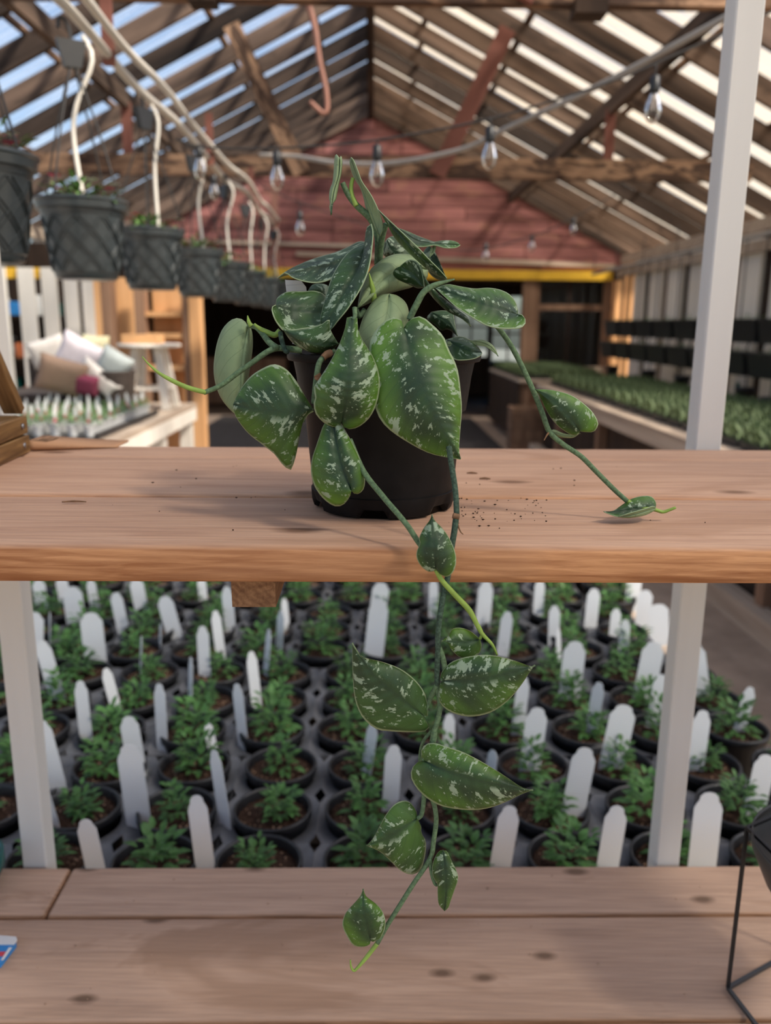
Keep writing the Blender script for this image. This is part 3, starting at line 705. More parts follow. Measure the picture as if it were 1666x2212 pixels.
def leaf(k, mid, left, right, dep, eL=0.0, eR=0.0, face='top', lime=0.5, bow=0.0, th=0.0007, label=None):
    """outline seen from the front; dep = distance of the midrib at foot, middle, tip; eL, eR = how far each margin lies behind the midrib"""
    _seed[0] += 1; n, K = 27, 6
    m = full(k, mid); M_ = crom(m, n)
    E = [crom([m[0]] + full(k, s) + [m[-1]], n) for s in (left, right)]
    def dm(t): a, b, c = dep; return a * (1 - t) * (1 - 2 * t) + 4 * b * t * (1 - t) + c * t * (2 * t - 1)
    V, att, uv = [], [], []; rows = []
    for i in range(n):
        t = i / (n - 1); row = []
        for q in range(-K, K + 1):
            s = abs(q) / K; side = 0 if q < 0 else 1
            e = (eL, eR)[side]
            p2 = M_[i].lerp(E[side][i], s)
            d = dm(t) + e * (s ** 1.6) * min(1.0, 4 * t + 0.35) * min(1.0, 5 * (1 - t) + 0.1) + bow * sin(pi * s) - 0.0015 * (1 - min(1, s * 6))* -1
            row.append(len(V)); V.append(PY(p2.x, p2.y, d)); uv.append((t, q / K, lime))
        rows.append(row)
    L = sum((V[rows[i + 1][K]] - V[rows[i][K]]).length for i in range(n - 1)) * 100
    for i in range(n):
        for q in range(2 * K + 1):
            w = (V[rows[i][q]] - V[rows[i][K]]).length * 100 * (-1 if q < K else 1)
            att.append((L * i / (n - 1), w, _seed[0] * 7.31))
    faces = []
    for i in range(n - 1):
        for q in range(2 * K): faces.append((rows[i][q], rows[i][q + 1], rows[i + 1][q + 1], rows[i + 1][q]))
    # thickness: push a second sheet away from the camera along the normals
    me0 = mesh_from('tmp', V, faces, LEAFTOP); nor = [v.normal.copy() for v in me0.vertices]; bpy.data.meshes.remove(me0)
    nv = len(V); sgn = -1 if sum((nn.dot(CAM - p) for nn, p in zip(nor, V))) > 0 else 1
    back = [p + (nn * sgn * th if nn.length > 0.5 else Vector((0, th, 0))) for p, nn in zip(V, nor)]
    fB = [tuple(reversed([i + nv for i in f])) for f in faces]
    ring = [rows[i][0] for i in range(n)] + [rows[n - 1][q] for q in range(1, 2 * K + 1)] + [rows[i][2 * K] for i in range(n - 2, -1, -1)] + [rows[0][q] for q in range(2 * K - 1, 0, -1)]
    fR = [(ring[a], ring[(a + 1) % len(ring)], ring[(a + 1) % len(ring)] + nv, ring[a] + nv) for a in range(len(ring))]
    front, rear = (0, 1) if face == 'top' else (1, 0)
    allv = [p - potC for p in V + back]
    me = mesh_from('leaf', allv, faces + fB + fR, [LEAFTOP, LEAFLOW, LEAFRIM], True, [front] * len(faces) + [rear] * len(fB) + [2] * len(fR))
    for nm, dat in (('leaf_pos', att), ('leaf_uv', uv)):
        a = me.attributes.new(nm, 'FLOAT_VECTOR', 'POINT'); a.data.foreach_set('vector', [c for v in dat + dat for c in v])
    bm = bmesh.new(); bm.from_mesh(me); bmesh.ops.remove_doubles(bm, verts=bm.verts, dist=1e-6)
    bmesh.ops.dissolve_degenerate(bm, dist=1e-7, edges=bm.edges); bm.to_mesh(me); bm.free()
    o = put('leaf', me, plant)
    if label: o['label'] = label
    return o
def stem(k, pts, deps, rad, mat='petiole', name='stem'):
    P = full(k, pts); n = len(P); acc = [0]
    for a, b in zip(P, P[1:]): acc.append(acc[-1] + (b - a).length)
    out = []
    for p, s in zip(P, acc):
        t = s / acc[-1] * (len(deps) - 1); i = min(int(t), len(deps) - 2); out.append(PY(p.x, p.y, deps[i] + (deps[i + 1] - deps[i]) * (t - i)))
    return tube(name, out, rad, M[mat], plant, potC, 8, n * 6)

# pot: rim, tapered wall, footed base with notches
rb, rt = (PZ(975, 1082, ZS).x - PZ(675, 1090, ZS).x) / 2, 0.0865
zt = PY(833, 762, 0.75).z - ZS
v, f = lathe([(rb - 0.006, 0.0), (rb - 0.002, 0.002), (rb, 0.008), (rb + 0.0005, 0.018), (rb - 0.001, 0.0185), (rt - 0.013, zt * 0.80), (rt - 0.0125, zt * 0.805), (rt - 0.006, zt - 0.008),
              (rt - 0.001, zt - 0.007), (rt, zt - 0.005), (rt, zt - 0.001), (rt - 0.001, zt), (rt - 0.004, zt), (rt - 0.008, zt - 0.02), (rt - 0.012, zt - 0.05)], 72, False)
f.append(tuple(range(71, -1, -1)))
v = [Vector(p) for p in v]
for i in range(72):                                      # notches cut up into the foot
    a = (i * 5 + 2.5) % 60
    if a < 22:
        for r_ in (0, 1, 2): v[r_ * 72 + i] = Vector((v[r_ * 72 + i].x * 0.96, v[r_ * 72 + i].y * 0.96, max(v[r_ * 72 + i].z, 0.0085)))
pot = put('pot', mesh_from('pot', v, f, M['blackpot'], True), plant, (0, 0, 0.0006), (0, 0, radians(14)))
try: pot.data.set_sharp_from_angle(angle=radians(40))
except Exception: pass
v, f = lathe([(0.0001, zt - 0.026), (0.03, zt - 0.023), (rt - 0.01, zt - 0.028)], 32, False)
put('soil', mesh_from('soil', v, f, M['soil'], True), plant)
v, f = prism([(-0.0095, -0.05), (0.0095, -0.05), (0.0095, 0.000), (0.0055, 0.006), (-0.0095, 0.008)], -0.0004, 0.0004)
pt = put('plant_tag', mesh_from('tag', v, f, M['tag']), plant, PY(640, 622, 0.79) - potC, (0, radians(-6), radians(20)))
pt['label'] = 'white plastic tag tucked behind the leaves'

# back and upper leaves first
leaf(1, [(1490, 850), (1200, 1030), (900, 1100), (665, 1165)], [(1400, 838), (1300, 888), (1180, 938), (1000, 990), (850, 1050), (740, 1108)],
     [(1470, 960), (1300, 1080), (1170, 1165), (1090, 1198), (1000, 1210), (900, 1195), (800, 1160), (735, 1115)], (0.78, 0.765, 0.745), 0.03, -0.02, lime=0.1)
leaf(1, [(1090, 1390), (1040, 1310), (960, 1290), (935, 1290)], [(1130, 1300), (1120, 1240), (1060, 1220), (980, 1230)], [(1060, 1420), (1000, 1390), (950, 1340)], (0.80, 0.80, 0.80), 0.01, 0.01, lime=0.1)
leaf(1, [(1455, 860), (1400, 1060), (1270, 1290), (1090, 1620)], [(1350, 900), (1270, 970), (1200, 1070), (1150, 1170), (1110, 1290), (1080, 1400), (1048, 1560)],
     [(1455, 770), (1475, 700), (1508, 682), (1522, 760), (1515, 870), (1500, 1000), (1475, 1110), (1435, 1215), (1370, 1330), (1290, 1450), (1200, 1560), (1135, 1640)], (0.745, 0.70, 0.69), 0.012, -0.012, lime=0.15)
leaf(1, [(650, 1415), (800, 1450), (950, 1470), (1150, 1470)], [(655, 1360), (690, 1322), (760, 1291), (900, 1288), (1000, 1283), (1090, 1325)],
     [(618, 1435), (625, 1490), (655, 1560), (700, 1620), (735, 1642), (850, 1632), (1000, 1603), (1090, 1560)], (0.70, 0.715, 0.72), 0.02, -0.018, lime=0.35)
leaf(1, [(715, 1632), (880, 1720), (1040, 1770), (1215, 1760)], [(830, 1640), (960, 1618), (1060, 1585), (1130, 1540), (1138, 1620), (1170, 1690)],
     [(750, 1690), (800, 1750), (880, 1805), (1000, 1850), (1120, 1850)], (0.682, 0.672, 0.68), 0.004, 0.02, lime=0.25)
leaf(1, [(1225, 90), (1215, 250), (1170, 400), (1148, 598)], [(1190, 52), (1175, 110), (1170, 200), (1160, 300), (1135, 370), (1128, 450), (1137, 490), (1130, 535)],
     [(1238, 65), (1250, 120), (1242, 220), (1225, 300), (1205, 400), (1188, 470), (1155, 512)], (0.735, 0.728, 0.72), 0.010, 0.006, 'under', bow=-0.003)
leaf(2, [(318, 755), (250, 560), (150, 300), (70, 80)], [(245, 640), (208, 560), (180, 430), (150, 340), (92, 245), (60, 130)],
     [(342, 690), (335, 620), (300, 520), (240, 400), (165, 290), (130, 200), (88, 95)], (0.73, 0.735, 0.74), 0.012, -0.008, 'under', lime=0.8)
leaf(2, [(740, 830), (800, 930), (850, 1030), (892, 1125)], [(790, 885), (830, 965), (865, 1050)], [(690, 900), (700, 1000), (760, 1090), (830, 1130)], (0.80, 0.79, 0.785), 0.0, 0.01, lime=0.1)
leaf(2, [(470, 680), (640, 790), (800, 815), (1008, 828)], [(560, 712), (640, 748), (720, 778), (790, 800), (850, 791), (930, 790), (985, 806)],
     [(560, 805), (640, 840), (720, 840), (790, 828), (880, 852), (960, 852), (995, 840)], (0.76, 0.77, 0.775), 0.015, -0.006, lime=0.5)
leaf(2, [(780, 840), (775, 880), (745, 940)], [(800, 835), (790, 890)], [(755, 860), (750, 900)], (0.772, 0.77, 0.77), 0, 0, 'under')
leaf(2, [(380, 780), (420, 860), (520, 930), (620, 960)], [(350, 830), (345, 900), (380, 940), (500, 990)], [(430, 755), (520, 800), (600, 880)], (0.79, 0.79, 0.79), 0.01, 0.01, lime=0.1)
leaf(2, [(305, 530), (480, 720), (680, 940), (893, 1118)], [(380, 650), (450, 775), (570, 900), (690, 1010), (790, 1085)],
     [(350, 575), (440, 660), (545, 760), (650, 860), (745, 960), (825, 1040)], (0.72, 0.70, 0.70), 0.014, -0.006, lime=0.5)
leaf(2, [(735, 1040), (560, 1020), (360, 1120), (125, 1375)], [(690, 960), (640, 935), (560, 908), (470, 905), (380, 930), (300, 982), (228, 1055), (160, 1200)],
     [(720, 1120), (600, 1190), (480, 1225), (380, 1255), (290, 1300), (210, 1340)], (0.77, 0.715, 0.70), 0.02, 0.018, 'under', bow=-0.006)
leaf(2, [(700, 1195), (640, 1120), (570, 1060), (500, 1010)], [(640, 1200), (560, 1165), (470, 1125), (432, 1080), (450, 1035)], [(690, 1120), (672, 1040), (640, 980), (585, 958), (535, 978)], (0.70, 0.705, 0.71), 0.012, -0.004, lime=0.05)
leaf(2, [(668, 1000), (740, 1170), (900, 1350), (1100, 1527)], [(685, 1130), (725, 1215), (800, 1310), (900, 1400), (1000, 1450), (1062, 1490)],
     [(692, 1070), (740, 1155), (805, 1225), (900, 1310), (1000, 1390), (1075, 1450)], (0.70, 0.69, 0.69), 0.01, 0.006, lime=0.2)
leaf(2, [(1500, 1425), (1300, 1365), (1080, 1290), (798, 1195)], [(1505, 1380), (1480, 1310), (1430, 1250), (1350, 1212), (1250, 1196), (1130, 1202), (1000, 1182), (900, 1165)],
     [(1540, 1432), (1572, 1480), (1540, 1530), (1450, 1545), (1330, 1540), (1220, 1510), (1100, 1440), (980, 1360), (890, 1280)], (0.68, 0.675, 0.70), 0.022, -0.015, lime=0.75)
leaf(4, [(760, 55), (850, 110), (930, 170), (987, 262)], [(850, 42), (940, 60), (962, 140)], [(725, 110), (800, 170), (850, 215), (905, 205)], (0.745, 0.735, 0.73), 0.01, 0.01, lime=0.1)
leaf(4, [(890, 290), (1000, 350), (1100, 390), (1196, 402)], [(1000, 264), (1080, 285), (1150, 335)], [(905, 370), (950, 448), (1000, 466), (1110, 456), (1180, 430)], (0.70, 0.685, 0.69), 0.02, -0.01, lime=0.15)
leaf(4, [(1085, 300), (1200, 318), (1280, 360), (1336, 432)], [(1200, 293), (1270, 325), (1312, 372)], [(1150, 340), (1225, 352), (1290, 398)], (0.70, 0.70, 0.695), 0.006, 0.0, 'under', lime=0.2)
leaf(4, [(900, 330), (920, 340), (935, 330)], [(900, 310), (925, 308)], [(905, 350), (930, 345)], (0.682, 0.682, 0.682), 0, 0, 'under')
leaf(2, [(400, 1246), (380, 1420), (330, 1620), (250, 1820)], [(330, 1257), (262, 1310), (200, 1400), (152, 1520), (140, 1620), (175, 1730)],
     [(470, 1262), (540, 1320), (568, 1400), (560, 1500), (500, 1630), (400, 1740)], (0.70, 0.672, 0.675), 0.012, 0.014, 'under', bow=-0.004)
# left side
leaf(3, [(400, 185), (365, 350), (340, 560), (335, 760), (300, 990)], [(370, 140), (310, 112), (240, 135), (170, 210), (122, 330), (95, 480), (90, 600), (110, 720), (160, 840), (240, 940)],
     [(425, 200), (442, 280), (440, 400), (418, 560), (400, 680), (370, 820), (335, 940)], (0.725, 0.715, 0.715), 0.016, 0.02, 'under', bow=-0.004)
leaf(3, [(988, 935), (700, 948), (480, 935), (264, 890)], [(960, 890), (900, 790), (820, 660), (740, 570), (640, 528), (540, 560), (420, 640), (320, 770)],
     [(960, 947), (912, 1000), (882, 1100), (855, 1230), (832, 1350), (800, 1450), (772, 1482), (700, 1420), (640, 1340), (540, 1260), (400, 1150), (300, 1020), (268, 940)],
     (0.66, 0.655, 0.672), 0.012, 0.012, lime=0.6)
leaf(3, [(975, 945), (930, 980), (900, 1050)], [(990, 955), (940, 985)], [(945, 955), (905, 1010)], (0.664, 0.665, 0.668), 0, 0.004, 'under')
# front
leaf(4, [(526, 190), (590, 420), (690, 690), (810, 960), (1012, 1316)], [(522, 148), (480, 105), (400, 110), (310, 180), (250, 270), (230, 350), (232, 500), (245, 680), (272, 840), (315, 960), (400, 1062), (560, 1172), (740, 1265), (900, 1302)],
     [(540, 165), (580, 120), (650, 90), (720, 118), (760, 155), (830, 220), (880, 290), (905, 365), (950, 450), (990, 560), (1012, 720), (1024, 880), (1012, 1050), (1000, 1220)],
     (0.655, 0.628, 0.64), 0.012, 0.016, lime=0.8, bow=0.002, label='largest leaf, bright green with silver flecks')
leaf(3, [(1242, 1052), (1285, 850), (1312, 600), (1322, 350), (1335, 98)], [(1225, 1085), (1180, 1096), (1090, 1060), (1012, 980), (990, 890), (1005, 820), (990, 740), (1040, 660), (1130, 520), (1210, 370), (1250, 270), (1278, 180), (1288, 110)],
     [(1262, 1092), (1310, 1113), (1400, 1090), (1500, 1000), (1560, 870), (1586, 720), (1570, 580), (1510, 430), (1430, 310), (1388, 200), (1385, 115)], (0.64, 0.622, 0.668), 0.012, 0.014, lime=0.8)
leaf(3, [(1332, 1668), (1250, 1450), (1195, 1220), (1160, 1000)], [(1318, 1715), (1260, 1790), (1180, 1806), (1080, 1740), (1000, 1630), (965, 1500), (975, 1380), (1010, 1270), (1050, 1150), (1088, 1060)],
     [(1352, 1692), (1400, 1692), (1445, 1640), (1452, 1540), (1430, 1440), (1390, 1340), (1330, 1220), (1280, 1130), (1240, 1060)], (0.632, 0.634, 0.648), 0.006, 0.004, lime=1.0, bow=-0.004)
# right trailing shoot
leaf(5, [(772, 985), (690, 870), (570, 750), (420, 655)], [(830, 992), (885, 985), (916, 930), (900, 880), (860, 820), (780, 750), (700, 700), (600, 670), (520, 658)],
     [(750, 1014), (700, 1010), (620, 960), (560, 900), (520, 840), (480, 760), (450, 700)], (0.69, 0.685, 0.69), 0.006, 0.008, lime=0.8)
leaf(5, [(540, 985), (630, 1010), (720, 1022), (772, 1002)], [(570, 970), (640, 998), (710, 1010)], [(600, 1026), (710, 1036)], (0.695, 0.698, 0.70), 0, 0.003, 'under')
leaf(5, [(1365, 1580), (1240, 1590), (1100, 1610), (958, 1610)], [(1368, 1545), (1340, 1500), (1280, 1488), (1180, 1510), (1085, 1570), (1030, 1606)], [(1330, 1612), (1250, 1642), (1150, 1658), (1060, 1648), (1000, 1628)], (0.69, 0.684, 0.68), 0.010, -0.006, lime=0.7)
leaf(5, [(1366, 1583), (1280, 1612), (1180, 1640), (1075, 1655)], [(1340, 1572), (1280, 1593), (1180, 1620), (1135, 1635)], [(1355, 1605), (1280, 1642), (1170, 1662), (1110, 1660)], (0.682, 0.674, 0.674), -0.002, 0.002, 'under')
# hanging shoots in front of the shelf edge
leaf(6, [(806, 498), (797, 360), (782, 220), (778, 104)], [(795, 512), (750, 515), (700, 478), (668, 420), (668, 370), (690, 315), (686, 270), (720, 200), (758, 150)],
     [(815, 512), (850, 545), (900, 548), (940, 500), (952, 430), (940, 360), (900, 270), (850, 200), (800, 150)], (0.578, 0.572, 0.59), 0.006, 0.006, lime=0.6)
leaf(6, [(1122, 1000), (1040, 1020), (950, 1020), (848, 1016)], [(1100, 980), (1050, 940), (990, 921), (930, 926), (895, 975)], [(1135, 1050), (1120, 1100), (1060, 1150), (980, 1132), (920, 1080), (890, 1030)], (0.592, 0.584, 0.58), 0.006, 0.004, lime=0.9)
leaf(6, [(722, 1555), (560, 1430), (350, 1250), (205, 1028)], [(745, 1560), (747, 1480), (720, 1380), (650, 1290), (550, 1215), (420, 1165), (300, 1135), (245, 1100)],
     [(740, 1600), (759, 1640), (720, 1668), (600, 1671), (480, 1665), (380, 1650), (290, 1580), (240, 1490), (215, 1380), (205, 1200)], (0.585, 0.575, 0.578), 0.008, 0.008, lime=0.15)
leaf(6, [(850, 1302), (1100, 1292), (1350, 1240), (1521, 1189)], [(838, 1275), (860, 1220), (930, 1160), (1050, 1125), (1180, 1115), (1300, 1135), (1400, 1165), (1480, 1195)],
     [(830, 1350), (823, 1420), (850, 1480), (920, 1530), (1020, 1558), (1120, 1553), (1220, 1520), (1330, 1440), (1430, 1320), (1480, 1240)], (0.58, 0.566, 0.572), 0.008, 0.008, lime=0.55)
leaf(7, [(716, 277), (900, 355), (1200, 440), (1507, 488)], [(700, 240), (705, 190), (740, 155), (800, 151), (880, 175), (1000, 215), (1120, 275), (1230, 340), (1330, 405), (1420, 465)],
     [(660, 295), (628, 350), (630, 410), (680, 490), (760, 560), (850, 605), (960, 626), (1080, 633), (1200, 615), (1320, 570), (1420, 520)], (0.58, 0.563, 0.572), 0.008, 0.01, lime=0.6)
leaf(7, [(672, 690), (560, 765), (430, 840), (304, 888)], [(665, 640), (630, 585), (580, 564), (510, 590), (450, 660), (400, 750), (350, 840)],
     [(700, 750), (702, 800), (732, 850), (732, 940), (705, 1050), (660, 1090), (610, 1095), (540, 1060), (470, 990), (400, 930)], (0.588, 0.58, 0.58), 0.006, 0.01, lime=0.4)
leaf(7, [(858, 920), (875, 1060), (880, 1200), (868, 1361)], [(832, 926), (800, 970), (780, 1040), (785, 1110), (815, 1165), (818, 1230), (826, 1310)], [(888, 932), (920, 1000), (955, 1070), (966, 1130), (940, 1210), (915, 1280), (896, 1335)],
     (0.58, 0.574, 0.58), 0.006, 0.006, lime=0.5)
leaf(7, [(336, 1575), (310, 1450), (285, 1320), (282, 1198)], [(325, 1605), (270, 1619), (210, 1605), (165, 1540), (134, 1470), (140, 1410), (165, 1360), (220, 1300), (262, 1250)],
     [(350, 1582), (400, 1560), (430, 1510), (443, 1450), (430, 1380), (390, 1320), (340, 1280), (302, 1250)], (0.58, 0.572, 0.582), 0.006, 0.006, lime=0.8)
# stems
stem(3, [(880, 405), (790, 392), (660, 384), (560, 425), (430, 520), (300, 612), (150, 722), (0, 785)], (0.70, 0.69, 0.69, 0.685), [0.0028, 0.0022, 0.002])
stem(0, [(445, 848), (400, 835), (350, 810), (322, 787), (307, 770)], (0.685, 0.68), [0.002, 0.002, 0.0018, 0.0012, 0.0004], 'shoot', 'shoot_tip')
stem(3, [(660, 382), (590, 330), (520, 240), (470, 195), (405, 182)], (0.69, 0.71, 0.722), [0.0028, 0.0025, 0.002])
stem(3, [(430, 185), (408, 150), (395, 90)], (0.715, 0.715), [0.002, 0.0016, 0.0004], 'shoot', 'sheath')
stem(3, [(690, 225), (640, 265), (560, 235), (490, 195), (455, 165)], (0.71, 0.71), [0.0024, 0.0024, 0.001], 'shoot', 'sheath')
stem(3, [(760, 420), (730, 400), (700, 300), (690, 240)], (0.69, 0.70), [0.002, 0.002], 'petiole_dark')
stem(5, [(40, 60), (130, 170), (230, 310), (330, 500), (420, 700), (480, 850), (535, 990), (640, 1085), (780, 1180), (900, 1300), (1040, 1440), (1140, 1530)], (0.715, 0.70, 0.695, 0.695, 0.69), [0.0022, 0.0024, 0.0022])
stem(5, [(1140, 1530), (1250, 1580), (1360, 1598), (1420, 1615), (1470, 1600), (1522, 1580)], (0.692, 0.688, 0.685), [0.002, 0.0018, 0.0012], 'shoot', 'shoot_tip')
stem(5, [(535, 985), (515, 1010), (490, 1055)], (0.694, 0.692), [0.001, 0.0005], 'husk', 'dry_sheath')
stem(0, [(970, 965), (975, 1000), (984, 1060), (987, 1112)], (0.63, 0.605), [0.0024, 0.0023], 'petiole_dark')
stem(6, [(955, 100), (938, 230), (918, 350), (890, 560), (860, 690), (833, 850), (820, 1000), (822, 1060), (815, 1200), (815, 1330)], (0.602, 0.59, 0.583, 0.585), [0.0024, 0.0022, 0.0021], 'petiole_dark')
stem(6, [(955, 110), (965, 180), (985, 230), (1003, 247)], (0.60, 0.60), [0.001, 0.0004], 'husk', 'dry_sheath')
stem(6, [(928, 112), (955, 118), (975, 122)], (0.60, 0.60), [0.0022, 0.0022], 'husk', 'dry_sheath')
stem(6, [(815, 1330), (790, 1380), (760, 1440), (735, 1500), (720, 1556)], (0.585, 0.59, 0.588), [0.0022, 0.002])
stem(6, [(822, 1050), (850, 1120), (868, 1200), (868, 1250), (850, 1302)], (0.585, 0.585, 0.582), [0.0023, 0.0022, 0.002])
stem(6, [(815, 1330), (835, 1480), (820, 1580), (795, 1660), (778, 1745)], (0.586, 0.584), [0.002, 0.0022])
stem(7, [(778, 60), (715, 140), (692, 250), (700, 400), (720, 500), (715, 600), (700, 670), (672, 692)], (0.588, 0.592, 0.59, 0.588), [0.0014, 0.0014, 0.002, 0.0018])
stem(7, [(795, 70), (785, 145), (750, 220), (718, 277)], (0.584, 0.582), [0.0024, 0.0022])
stem(7, [(720, 480), (785, 570), (808, 700), (790, 850), (765, 980), (640, 1170), (520, 1360), (445, 1480), (385, 1590)], (0.59, 0.588, 0.585, 0.583), [0.0019, 0.002, 0.002])
stem(7, [(765, 980), (775, 1090), (800, 1165), (816, 1168)], (0.586, 0.584), [0.0016, 0.0014])
stem(7, [(385, 1590), (300, 1700), (230, 1780), (212, 1787), (195, 1760), (190, 1712)], (0.583, 0.58), [0.002, 0.0018, 0.0012, 0.0006], 'shoot', 'shoot_tip')
stem(4, [(60, 1150), (180, 1420), (350, 1640), (470, 1780), (560, 1890), (660, 2040), (760, 2160)], (0.645, 0.63, 0.60, 0.59), [0.0024, 0.0022, 0.0021])
stem(6, [(680, 300), (760, 420), (805, 500)], (0.592, 0.585), [0.0021, 0.002])
stem(6, [(805, 500), (850, 580), (940, 680), (1050, 800), (1130, 950), (1210, 1040), (1246, 1117)], (0.582, 0.588, 0.588), [0.0018, 0.002, 0.0022, 0.0016, 0.0009], 'shoot')
stem(6, [(1110, 900), (1138, 960), (1122, 1000)], (0.588, 0.59), [0.0014, 0.0012], 'shoot')
stem(2, [(575, 1470), (590, 1430), (640, 1330), (700, 1230), (800, 1170), (960, 1124)], (0.672, 0.67, 0.675), [0.0026, 0.0026, 0.0022, 0.0006], 'petiole', 'sheath')
stem(2, [(275, 1330), (262, 1230), (228, 1072)], (0.705, 0.70), [0.0024, 0.0024, 0.0004], 'shoot', 'shoot_tip')
stem(2, [(300, 1000), (305, 900), (300, 750), (245, 610), (125, 495), (50, 400), (0, 295)], (0.745, 0.74, 0.735), [0.003, 0.003, 0.0022])
stem(2, [(120, 495), (80, 400), (75, 320), (90, 255)], (0.735, 0.738), [0.0022, 0.0016], 'shoot')
stem(2, [(315, 1000), (325, 850), (350, 720), (375, 650)], (0.745, 0.725), [0.003, 0.0026], 'petiole')
stem(2, [(310, 980), (310, 1150), (330, 1400), (360, 1700)], (0.745, 0.75), [0.0032, 0.0032], 'petiole_dark')
stem(2, [(120, 1370), (140, 1440), (190, 1390)], (0.70, 0.71), [0.0018, 0.0026], 'petiole')
stem(3, [(1360, 20), (1362, 100), (1345, 130)], (0.67, 0.665), [0.002, 0.0016])
stem(3, [(990, 880), (1010, 700), (1040, 520), (1100, 450), (1180, 410)], (0.668, 0.665, 0.68), [0.0022, 0.0024, 0.0022])
stem(3, [(1150, 430), (1110, 440), (1075, 470)], (0.676, 0.672), [0.0034, 0.0028], 'husk', 'dry_sheath')
stem(3, [(1020, 620), (1030, 640), (1020, 670)], (0.664, 0.664), [0.003, 0.0024], 'husk', 'dry_sheath')
# crumbs of soil on the shelf
g = Geo(); r = random.Random(12)
for i in range(110):
    a = r.gauss(0, 1)
    p = Vector((r.uniform(0.06, 0.16) if i % 3 else r.uniform(-0.25, 0.3), r.uniform(0.66, 0.80) if i % 3 else r.uniform(0.63, 0.98), ZS + 0.0016))
    if (p - Vector((potC.x, potC.y, p.z))).length < rb + 0.006 or abs(p.y - 0.79) < 0.012: continue
    s = r.uniform(0.0003, 0.0009); e = r.uniform(0.8, 2.2)
    oc = [(s * e, 0, 0), (0, s, 0), (-s * e, 0, 0), (0, -s, 0), (0, 0, s * 0.8), (0, 0, -s * 1.1)]
    g.add(([p + Vector(o) for o in oc], [(0, 1, 4), (1, 2, 4), (2, 3, 4), (3, 0, 4), (1, 0, 5), (2, 1, 5), (3, 2, 5), (0, 3, 5)]))
tag(put('soil_crumbs', g.mesh('soil_crumbs', M['crumb'])), 'dark soil crumbs scattered on the upper shelf by the pot', 'soil', kind='stuff')
g = Geo(); r = random.Random(31)
for i in range(70):
    p = Vector((r.uniform(-0.5, 0.55), r.uniform(0.86, 1.12), ZL + 0.0022)); s = r.uniform(0.0005, 0.0016); e = r.uniform(0.7, 2.0)
    if abs(p.y - 1.0215) < 0.01: continue
    oc = [(s * e, 0, 0), (0, s, 0), (-s * e, 0, 0), (0, -s, 0), (0, 0, s * 0.8), (0, 0, -s * 1.1)]
    g.add(([p + Vector(o) for o in oc], [(0, 1, 4), (1, 2, 4), (2, 3, 4), (3, 0, 4), (1, 0, 5), (2, 1, 5), (3, 2, 5), (0, 3, 5)]))
tag(put('grit', g.mesh('grit', M['perlite'])), 'pale and brown grit specks scattered on the lower shelf', 'grit', kind='stuff')
for i, (x, y, a, L, lab) in enumerate(((160, 1084, 0.05, 0.022, 'short grey twig lying at the far left of the upper shelf'), (1020, 1022, -0.2, 0.012, 'tiny splinter behind the pot near the plank joint'),
                                      (1048, 1034, -0.1, 0.012, 'tiny dark splinter just in front of the other splinter behind the pot'))):
    p = PZ(x, y, ZS + 0.0022); d = Vector((cos(a), sin(a), 0)) * (L / 2)
    tag(tube('twig', [p - d, p + Vector((0, 0.0008, 0.0004)), p + d], [0.0006, 0.0011, 0.0005], M['husk'], None, (0, 0, 0), 6), lab, 'twig')
# ------------------------------------------------------------------ hanging baskets on the left
BX, BZ, BR, BH = -0.95, 1.735, 0.15, 0.25
v, f = lathe([(0.092, 0), (0.098, 0.006), (0.101, 0.02), (0.104, 0.022), (0.128, BH * 0.80), (0.131, BH * 0.80), (0.134, BH - 0.035), (0.143, BH - 0.033), (0.146, BH - 0.012), (BR, BH - 0.008), (BR, BH - 0.002),
              (BR - 0.003, BH), (BR - 0.008, BH - 0.002), (0.13, BH - 0.04)], 48, False)
f.append(tuple(range(47, -1, -1)))
bpot = mesh_from('basket_pot', v, f, M['basket'], True)
try: bpot.set_sharp_from_angle(angle=radians(35))
except Exception: pass
g = Geo(); NR = 10                                        # raised diagonal weave: doubled ribs both ways, broken where they pass under
def rib(a0, sgn, t0, t1, w):
    vv, ff = [], []
    for i in range(7):
        t = t0 + (t1 - t0) * i / 6; z = 0.026 + t * (BH * 0.80 - 0.034); rr_ = 0.104 + (z - 0.022) / (BH * 0.8 - 0.022) * 0.024
        for dw, dr in ((-w, -0.001), (-w * 0.6, 0.0045), (w * 0.6, 0.0045), (w, -0.001)):
            a = a0 + sgn * t * 1.25 + dw; vv.append(((rr_ + dr) * cos(a), (rr_ + dr) * sin(a), z))
        if i:
            k = 4 * i
            for q in range(3): ff.append((k - 4 + q, k - 3 + q, k + 1 + q, k + q))
    g.add((vv, ff))
for i in range(NR):
    a = 2 * pi * i / NR
    for off in (-0.06, 0.06):
        for s in (1, -1):
            rib(a + off, s, 0.0, 1.0, 0.016)
weave = g.mesh('weave_relief', M['basket'], False)
bsoil = mesh_from('soil', *lathe([(0.0001, BH - 0.025), (0.132, BH - 0.03)], 24, False), M['soil'], True)
bfol = [foliage(50 + i, 80, 0.24, 0.085, 0.055, 0.026, M['basketleaf']) for i in range(3)]
def blossoms(seed, n, mat):
    r = random.Random(seed); g = Geo()
    a = r.uniform(0, 6.28); q = r.uniform(0.05, 0.13); c = Vector((q * cos(a), q * sin(a), BH + 0.035 + r.uniform(0, 0.025)))
    for i in range(5):
        b = 2 * pi * i / 5; d = Vector((cos(b), sin(b), 0.35)).normalized(); g.add(leaf_strip(c, d, Vector((0, 0, 1)), 0.026, 0.028, 0.4))
    return g.mesh('blossom', mat, True)
flow = [blossoms(70 + i, 1, M['pink'] if i % 3 else M['whitepetal']) for i in range(9)]
